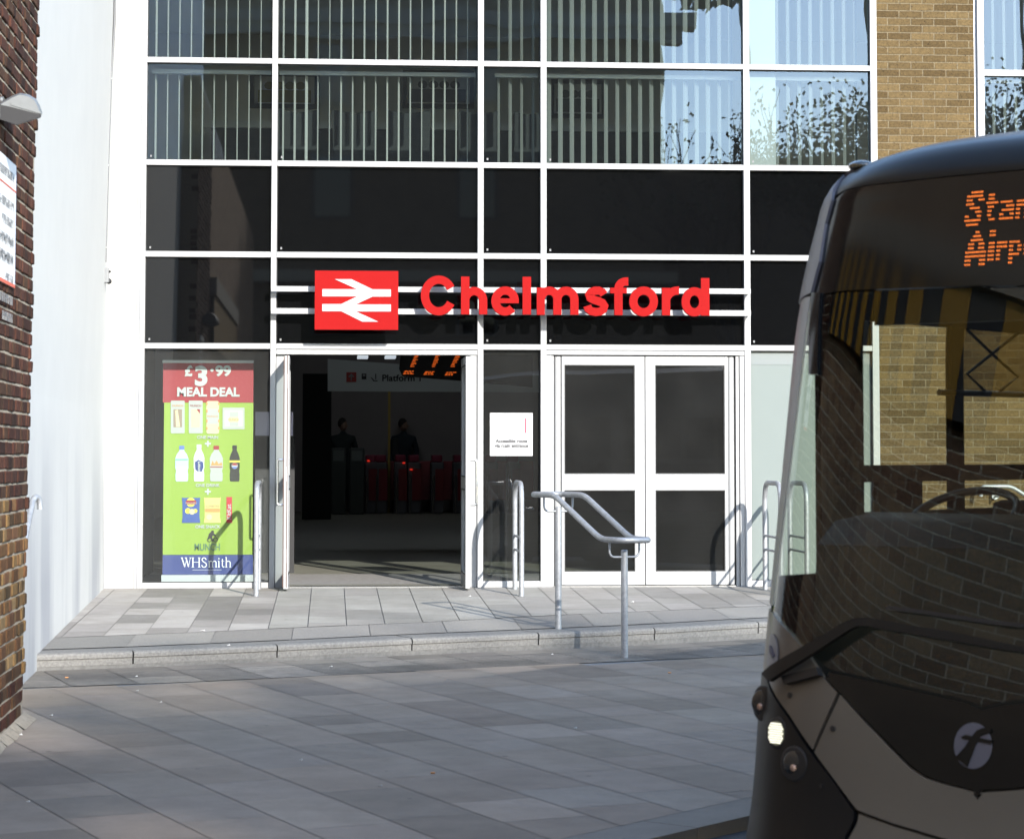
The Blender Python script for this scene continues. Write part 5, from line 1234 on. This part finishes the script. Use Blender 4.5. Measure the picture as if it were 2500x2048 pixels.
# orange LED lettering
G = {'S': ['..XXXXXX.', 'XXXXXXXX.', 'XXX...XXX', 'XXXX.....', '..XXXXX..', '.....XXX.', 'XX....XX.', 'XXXXXXXX.', '.XXXXXX..'],
     't': ['......', '.XXX..', '.XXX..', 'XXXXXX', '.XXX..', '.XX...', '.XX...', '..XXX.', '......'],
     'a': ['.......', '.......', '.......', 'XXXXXX.', '...XXXX', '.XXXXXX', 'XX...XX', 'XXXXXXX', '.......'],
     'n': ['......', '......', '......', 'XXXXX.', 'XXXXXX', 'XX..XX', 'XX..XX', 'XX..XX', '......'],
     's': ['......', '......', '......', '.XXXXX', 'XX....', '.XXXX.', '....XX', 'XXXXX.', '......'],
     'e': ['......', '......', '......', '.XXXX.', 'XX..XX', 'XXXXXX', 'XX....', '.XXXXX', '......'],
     'd': ['....XX', '....XX', '....XX', '.XXXXX', 'XX..XX', 'XX..XX', 'XX..XX', '.XXXXX', '......'],
     'A': ['....XX....', '...XXXX...', '..XXXXXX..', '.XXX..XXX.', '.XXX..XXX.', 'XXXXXXXXXX', 'XXXXXXXXXX', 'XXX....XXX', 'XXX....XXX'],
     'i': ['XXX', 'XXX', '...', 'XXX', 'XXX', 'XXX', 'XXX', 'XXX', '...'],
     'r': ['.....', '.....', '.....', 'XXXXX', 'XXXXX', 'XX...', 'XX...', 'XX...', '.....'],
     'p': ['......', '......', '......', 'XXXXX.', 'XX..XX', 'XX..XX', 'XXXXX.', 'XX....', 'XX....'],
     'o': ['......', '......', '......', '.XXXX.', 'XX..XX', 'XX..XX', 'XX..XX', '.XXXX.', '......']}
def led(word, p0, p1):
    mb = MB()
    (ua, sa), (ub, sb) = inv(*p0), inv(*p1)     # top left dot and bottom left dot of the first letter
    ds = (sa-sb)/8; du = .0088; u0 = (ua+ub)/2
    for ch in word:
        g_ = G[ch]; wd = len(g_[0])
        for r_i, rw in enumerate(g_):
            for c_i, x_ in enumerate(rw):
                if x_ == 'X':
                    u = u0+c_i*du; s = sa-r_i*ds; c_ = Vector(bpt(u, s, .006)); a_ = .0018
                    mb.quad([c_+Vector((-a_, 0, -a_*1.25)), c_+Vector((a_, 0, -a_*1.25)), c_+Vector((a_, 0, a_*1.25)), c_+Vector((-a_, 0, a_*1.25))])
        u0 += (wd+1)*du
    mb.build('destination_lettering', mat('orange_led', (.2, .05, .0), .4, emit=(1, .22, .035), estr=.7), BUS)
led('Stansted', (2362, 473), (2362, 551)); led('Airport', (2362, 570), (2362, 648))
# side walls, roof, floor
def side(px, py): 
    d = ray(px, py); o_ = w2b(EYE); dl = np.array([d @ TV, d @ BV, d[2]]); t = (-1.19-o_[0])/dl[0]; return o_+dl*t
BL = 8.6
hd_z = side(2200, 790)[2]; bar_a = side(2200, 1135)[2]; bar_b = side(2200, 1175)[2]; sl_z = side(2200, 1250)[2]; sl_q = side(1950, 1400)[2]
yp0 = side(2003, 1100)[1]; yp1 = side(2106, 1000)[1]
_ss = np.linspace(0, 4, 401); _e = bsurf(np.full(401, -1.215), _ss)
def skin(y, z, x_in=0):
    i = int(np.argmin(np.abs(_e[:, 2]-z))); return (_e[i, 0]+x_in, (_e[i, 1]+.004 if y is None else y), _e[i, 2] if z < _e[-1, 2] else z)
def spanel(mb, y0, y1, z0, z1, mir, th=.03):
    n_ = max(1, int((z1-z0)/.08)); zs_ = [z0+(z1-z0)*k/n_ for k in range(n_+1)]; sg = -1 if mir else 1
    for a, c in zip(zs_[:-1], zs_[1:]):
        P = [skin(y0, a), skin(y1, a), skin(y1, c), skin(y0, c)]; Q = [skin(y0, a, th), skin(y1, a, th), skin(y1, c, th), skin(y0, c, th)]
        P = [(p[0]*sg, p[1], p[2]) for p in P]; Q = [(p[0]*sg, p[1], p[2]) for p in Q]
        mb.quad(P); mb.quad(Q)
    for z_ in (z0, z1):
        P = [skin(y0, z_), skin(y1, z_), skin(y1, z_, th), skin(y0, z_, th)]; mb.quad([(p[0]*sg, p[1], p[2]) for p in P])
ypx = [(side(2320, 900)[1], side(2350, 900)[1])]+[(4.2+1.25*k, 4.3+1.25*k) for k in range(4)]
for mir in (False, True):
    mb = MB()
    spanel(mb, None, yp0, .25, sl_q, mir); spanel(mb, yp0, BL, .25, sl_z, mir); spanel(mb, None, BL, hd_z, 3.0, mir)
    spanel(mb, yp0, yp1, sl_z, hd_z, mir); spanel(mb, yp1, BL, bar_b, bar_a, mir)
    for a, c in ypx: spanel(mb, a, c, sl_z, hd_z, mir)
    spanel(mb, side(2143, 1210)[1], side(2250, 1210)[1], sl_z, bar_b, mir)
    mb.build('side_wall', BINT if not mir else BPALE, BUS)
    mb = MB(); n_ = 10
    for k in range(n_):
        a, c = sl_q+(hd_z-sl_q)*k/n_, sl_q+(hd_z-sl_q)*(k+1)/n_; P = [skin(None, a, .012), skin(BL, a, .012), skin(BL, c, .012), skin(None, c, .012)]
        mb.quad([((-1 if mir else 1)*p[0], p[1], p[2]) for p in P])
    mb.build('side_glass', BSIDE if not mir else BDARK, BUS)
mb = MB(); y0_, y1_ = side(2295, 900)[1], side(2560, 900)[1]
zt_, zb_ = hd_z, side(2420, 955)[2]
MB().quad([(-1.15, y0_, zb_), (-1.15, y1_, zb_), (-1.15, y1_, zt_), (-1.15, y0_, zt_)]).build('tinted_panel', glass('brown_tint', (.34, .30, .24), .4, .1, ior=1.2), BUS)
mb = MB()
def bar(ps, r_=.008): mb.tube([tuple(side(*p)) for p in ps], r_, 8)
bar([(2370, 792), (2359, 803), (2422, 864), (2485, 920), (2442, 954)]); bar([(2460, 792), (2485, 814), (2422, 864), (2361, 913), (2404, 954)]); bar([(2293, 958), (2400, 961), (2560, 966)], .014)
mb.build('lattice', BLACKP, BUS)
rf = MB()
ss = np.linspace(2.9, 4.0, 8)
P_ = [tuple(float(v) for v in bsurf(u, 4.0)) for u in np.linspace(-1.215, 1.215, 17)]
for a, c in zip(P_[:-1], P_[1:]): rf.quad([(a[0], a[1]+.003, a[2]), (c[0], c[1]+.003, c[2]), (c[0], BL, c[2]), (a[0], BL, a[2])])
rf.build('roof', BDOME, BUS, smooth=True)
MB().box(-1.16, 1.16, .5, BL, .30, .36).build('floor', BINT, BUS); MB().box(-1.2, 1.2, BL, BL+.05, .3, 3.0).build('rear_wall', BPALE, BUS)
MB().box(-1.05, 1.05, 1.05, BL-.01, hd_z+.10, hd_z+.14).build('ceiling', BINT, BUS)
def bpl(px, py, Yb):   # photo point on the plane y=Yb of the bus
    d = ray(px, py); o_ = w2b(EYE); dl = np.array([d @ TV, d @ BV, d[2]]); t = (Yb-o_[1])/dl[1]; return o_+dl*t
zbx = bpl(2250, 790, .86)[2]
MB().box(-.86, .86, .86, .92, zbx, 2.85).build('destination_box', BLACKP, BUS)
# dashboard, steering wheel, seat
dtop = bpl(2150, 1250, .95)[2]
mb = MB(); pts = [(.47, .95), (.52, dtop-.12), (.66, dtop-.03), (.95, dtop), (1.05, dtop-.05), (1.05, .5), (.47, .5)]
mb.poly([(-.93, a, c) for a, c in pts], (1, 0, 0), 1.86); auto(mb.build('dashboard', mat('dash_brown', (.018, .016, .014), .6), BUS))
cw = Vector(bpl(2350, 1262, 1.15)); tw = Matrix.Rotation(R(28), 3, 'X'); ring = [cw+tw @ Vector((.225*math.cos(k*math.pi/18), .225*math.sin(k*math.pi/18), 0)) for k in range(36)]
auto(MB().tube(ring, .017, 10, closed=True).tube([cw+tw @ Vector((-.21, 0, 0)), cw+tw @ Vector((.21, 0, 0))], .014, 8).cyl(tuple(cw-Vector((0, .02, .25))), (0, .05, 1), .03, .25, 12).build('steering_wheel', BLACKP, BUS), 60)
sx_ = -.62; MB().box(sx_-.20, sx_+.20, 1.75, 1.88, .8, 1.62, bev=.04).build('driver_seat', CHAIR, BUS)
for k in range(3):
    for sx_ in (-.8, .8):
        MB().box(sx_-.35, sx_+.35, 4.2+k*1.1, 4.3+k*1.1, .7, 1.45, bev=.03).build('passenger_seat', mat('seat_moquette', (.05, .03, .09), .9), BUS)
# wheels
for wx in (-1.08, 1.08):
    for wy in (1.95, 6.6):
        wh = auto(MB().tube([(wx-.14, wy, .47), (wx-.12, wy, .47), (wx+.12, wy, .47), (wx+.14, wy, .47)], [.43, .47, .47, .43], 32).build('wheel', mat('tyre', (.02, .02, .02), .85), BUS), 40)
        MB().cyl((wx+(.141 if wx > 0 else -.151), wy, .47), (1, 0, 0), .28, .01, 24).build('rim', SILVER, wh)
MB().box(-1.1, 1.1, 1.2, BL-.3, .28, .30).build('underframe', BLACKP, BUS)
BUS.location = (BCX, BCY, BZ); BUS.rotation_euler = (0, 0, -TH)

# ================================================================== across the street (seen mirrored in the glazing; unseen tall trees shaped to shade the pavement)
def facade(name, label, x0, x1, y, d, prof, m, wins):
    t = thing(name, label, 'building', (0, 0, 0))
    mb = MB(); pts = [(x0, y, -1)]+[(a, y, z) for a, z in prof]+[(x1, y, -1)]
    mb.poly(pts, (0, -1, 0), d); mb.build('wall', m, t)
    for (wx, wz, ww_, wh) in wins:
        f = MB().box(wx-ww_/2-.12, wx+ww_/2+.12, y, y+.06, wz-.12, wz+wh+.12).build('window', mat('dark_window_frame', (.06, .055, .05), .6), t)
        MB().box(wx-ww_/2, wx+ww_/2, y+.061, y+.08, wz, wz+wh).build('pane', SPAN, f)
    base_at(t, ((x0+x1)/2, y, -.6)); return t
b_ = facade('opposite_building', 'dark brick building with a stone cornice mirrored in the left panes', -45, 11.5, -60, 12, [(-45, 19), (11.5, 19)], DARKW, [(x, z, 1.2, 2.0) for x in (-20, -15, -10, -5, 0, 5) for z in (1.5, 5.5, 9.5, 13.5)])
cn = MB().box(-45, 12.0, -60, -59.3, 15.6, 16.1).box(-45, 12.5, -60, -59.1, 16.1, 16.6).box(-45, 11.9, -60, -59.3, 7.2, 7.6).build('cornice', mat('cornice_stone', (.30, .27, .22), .85), b_)
cn.matrix_parent_inverse = Matrix.Translation(b_.location).inverted()
facade('low_house', 'low building seen mirrored under the sky in the right upstairs panes', 11.5, 24, -64, 8, [(11.5, 11.6), (18, 12.4), (24, 12.0)], DARKW, [(14, 1.5, 1.2, 1.5), (19, 1.5, 1.2, 1.5)])
LEAF = mat('winter_foliage', (.05, .06, .03), .8); BARK = mat('bark', (.07, .055, .045), .9)
def tree(x, y, h, r, nleaf, label, seed):
    t = thing('street_tree', label, 'tree', (x, y, -.6), 'trees across the street'); rnd = random.Random(seed); mb = MB(); tips = []
    def br(p, d, L, rad, lv):
        q = p+d*L; m_ = p+d*L*.5+Vector((rnd.uniform(-1, 1), rnd.uniform(-1, 1), 0))*L*.06; mb.tube([p, m_, q], [rad, rad*.8, rad*.6], 6)
        if lv == 0: tips.append(q); return
        for k in range(4 if lv > 1 else 5):
            nd = (d+Vector((rnd.uniform(-1, 1), rnd.uniform(-1, 1), rnd.uniform(-.2, .5)))*.62).normalized(); br(q-d*L*rnd.uniform(0, .3), nd, L*rnd.uniform(.55, .8), rad*.55, lv-1)
    br(Vector((0, 0, 0)), Vector((0, 0, 1)), h*.36, .16, 4); mb.build('trunk', BARK, t)
    lf = MB()
    for q in tips:
        for k in range(nleaf):
            c = q+Vector([rnd.gauss(0, r) for _ in range(3)]); a = Vector([rnd.uniform(-1, 1) for _ in range(3)]).normalized()*.06; b2 = a.orthogonal().normalized()*.04; lf.quad([c-a-b2, c+a-b2, c+a+b2, c-a+b2])
    lf.build('crown', LEAF, t, recalc=False)
tree(12.7, -52, 15.0, .22, 3, 'bare tree with thin twigs mirrored in the pane left of the white column', 1)
tree(16.6, -54, 15.4, .5, 26, 'dense round tree mirrored in the rightmost upstairs panes', 5)
tree(21.5, -55, 15.0, .5, 20, 'second dense tree mirrored beyond the brick pier', 9)
rt = random.Random(21)
CUT = lambda x: float(np.interp(x, [16, 18, 21.8, 23.2, 27.1, 30.6, 36], [27.9, 28.4, 29.7, 30.7, 31.8, 32.5, 32.9]))  # crown tops of unseen trees, shaped to set where the pavement's shade ends
for k, (x0, hwd) in enumerate(((17.5, 2.9), (22.9, 2.7), (26.2, 2.0), (29.6, 2.0), (32.6, 1.9), (35.6, 1.9))):
    t = thing('shade_tree', ['leftmost', 'second', 'third', 'fourth', 'fifth', 'last'][k]+' of the row of unseen tall trees across the street, crowns shaped to shade the pavement', 'tree', (x0, -78.5, -.6), 'row of tall trees across the street')
    MB().tube([(0, 0, 0), (.1, 0, 14), (-.1, .1, 28)], [.16, .13, .08], 8).build('trunk', BARK, t); lf = MB()
    for q in range(int(640*hwd/1.7)):
        big = rt.random() > .2; dx = rt.uniform(-hwd, hwd); dd = 1.4+7.0*rt.random() if big else 2.2*rt.random()**.6; sz = 1.5 if big else .9
        c = Vector((dx, rt.uniform(-1.4, 1.4), CUT(x0+dx)+.8-dd+.6)); a = Vector([rt.uniform(-1, 1) for _ in range(3)]).normalized()*.19*sz; b2 = a.orthogonal().normalized()*.14*sz; lf.quad([c-a-b2, c+a-b2, c+a+b2, c-a+b2])
    lf.build('crown', LEAF, t, recalc=False)
# hazard striped beam on the left wall, out of frame, mirrored in the windscreen
HZ = thing('height_barrier_beam', 'yellow and black striped beam on the brick wall, mirrored in the bus windscreen', 'beam')
mb = MB(); mk = MB()
for k in range(40):
    y = -21.5+k*.22; tgt = mb if k % 2 == 0 else mk
    tgt.box(BX+.05, BX+.10, y, y+.218, 2.95, 3.70)
mb.build('yellow_stripes', mat('hazard_yellow', (.42, .22, .012), .6), HZ); mk.build('black_stripes', mat('hazard_black', (.02, .02, .022), .6), HZ)
mb = MB()
for k in range(13): mb.box(BX+.012, BX+.14, -21.5+k*.68, -21.5+k*.68+.66, 3.71, 3.98)
mb.build('stone_course', mat('coping_stone', (.36, .32, .26), .85), HZ)
base_at(HZ, (BX, -17, 2.95))
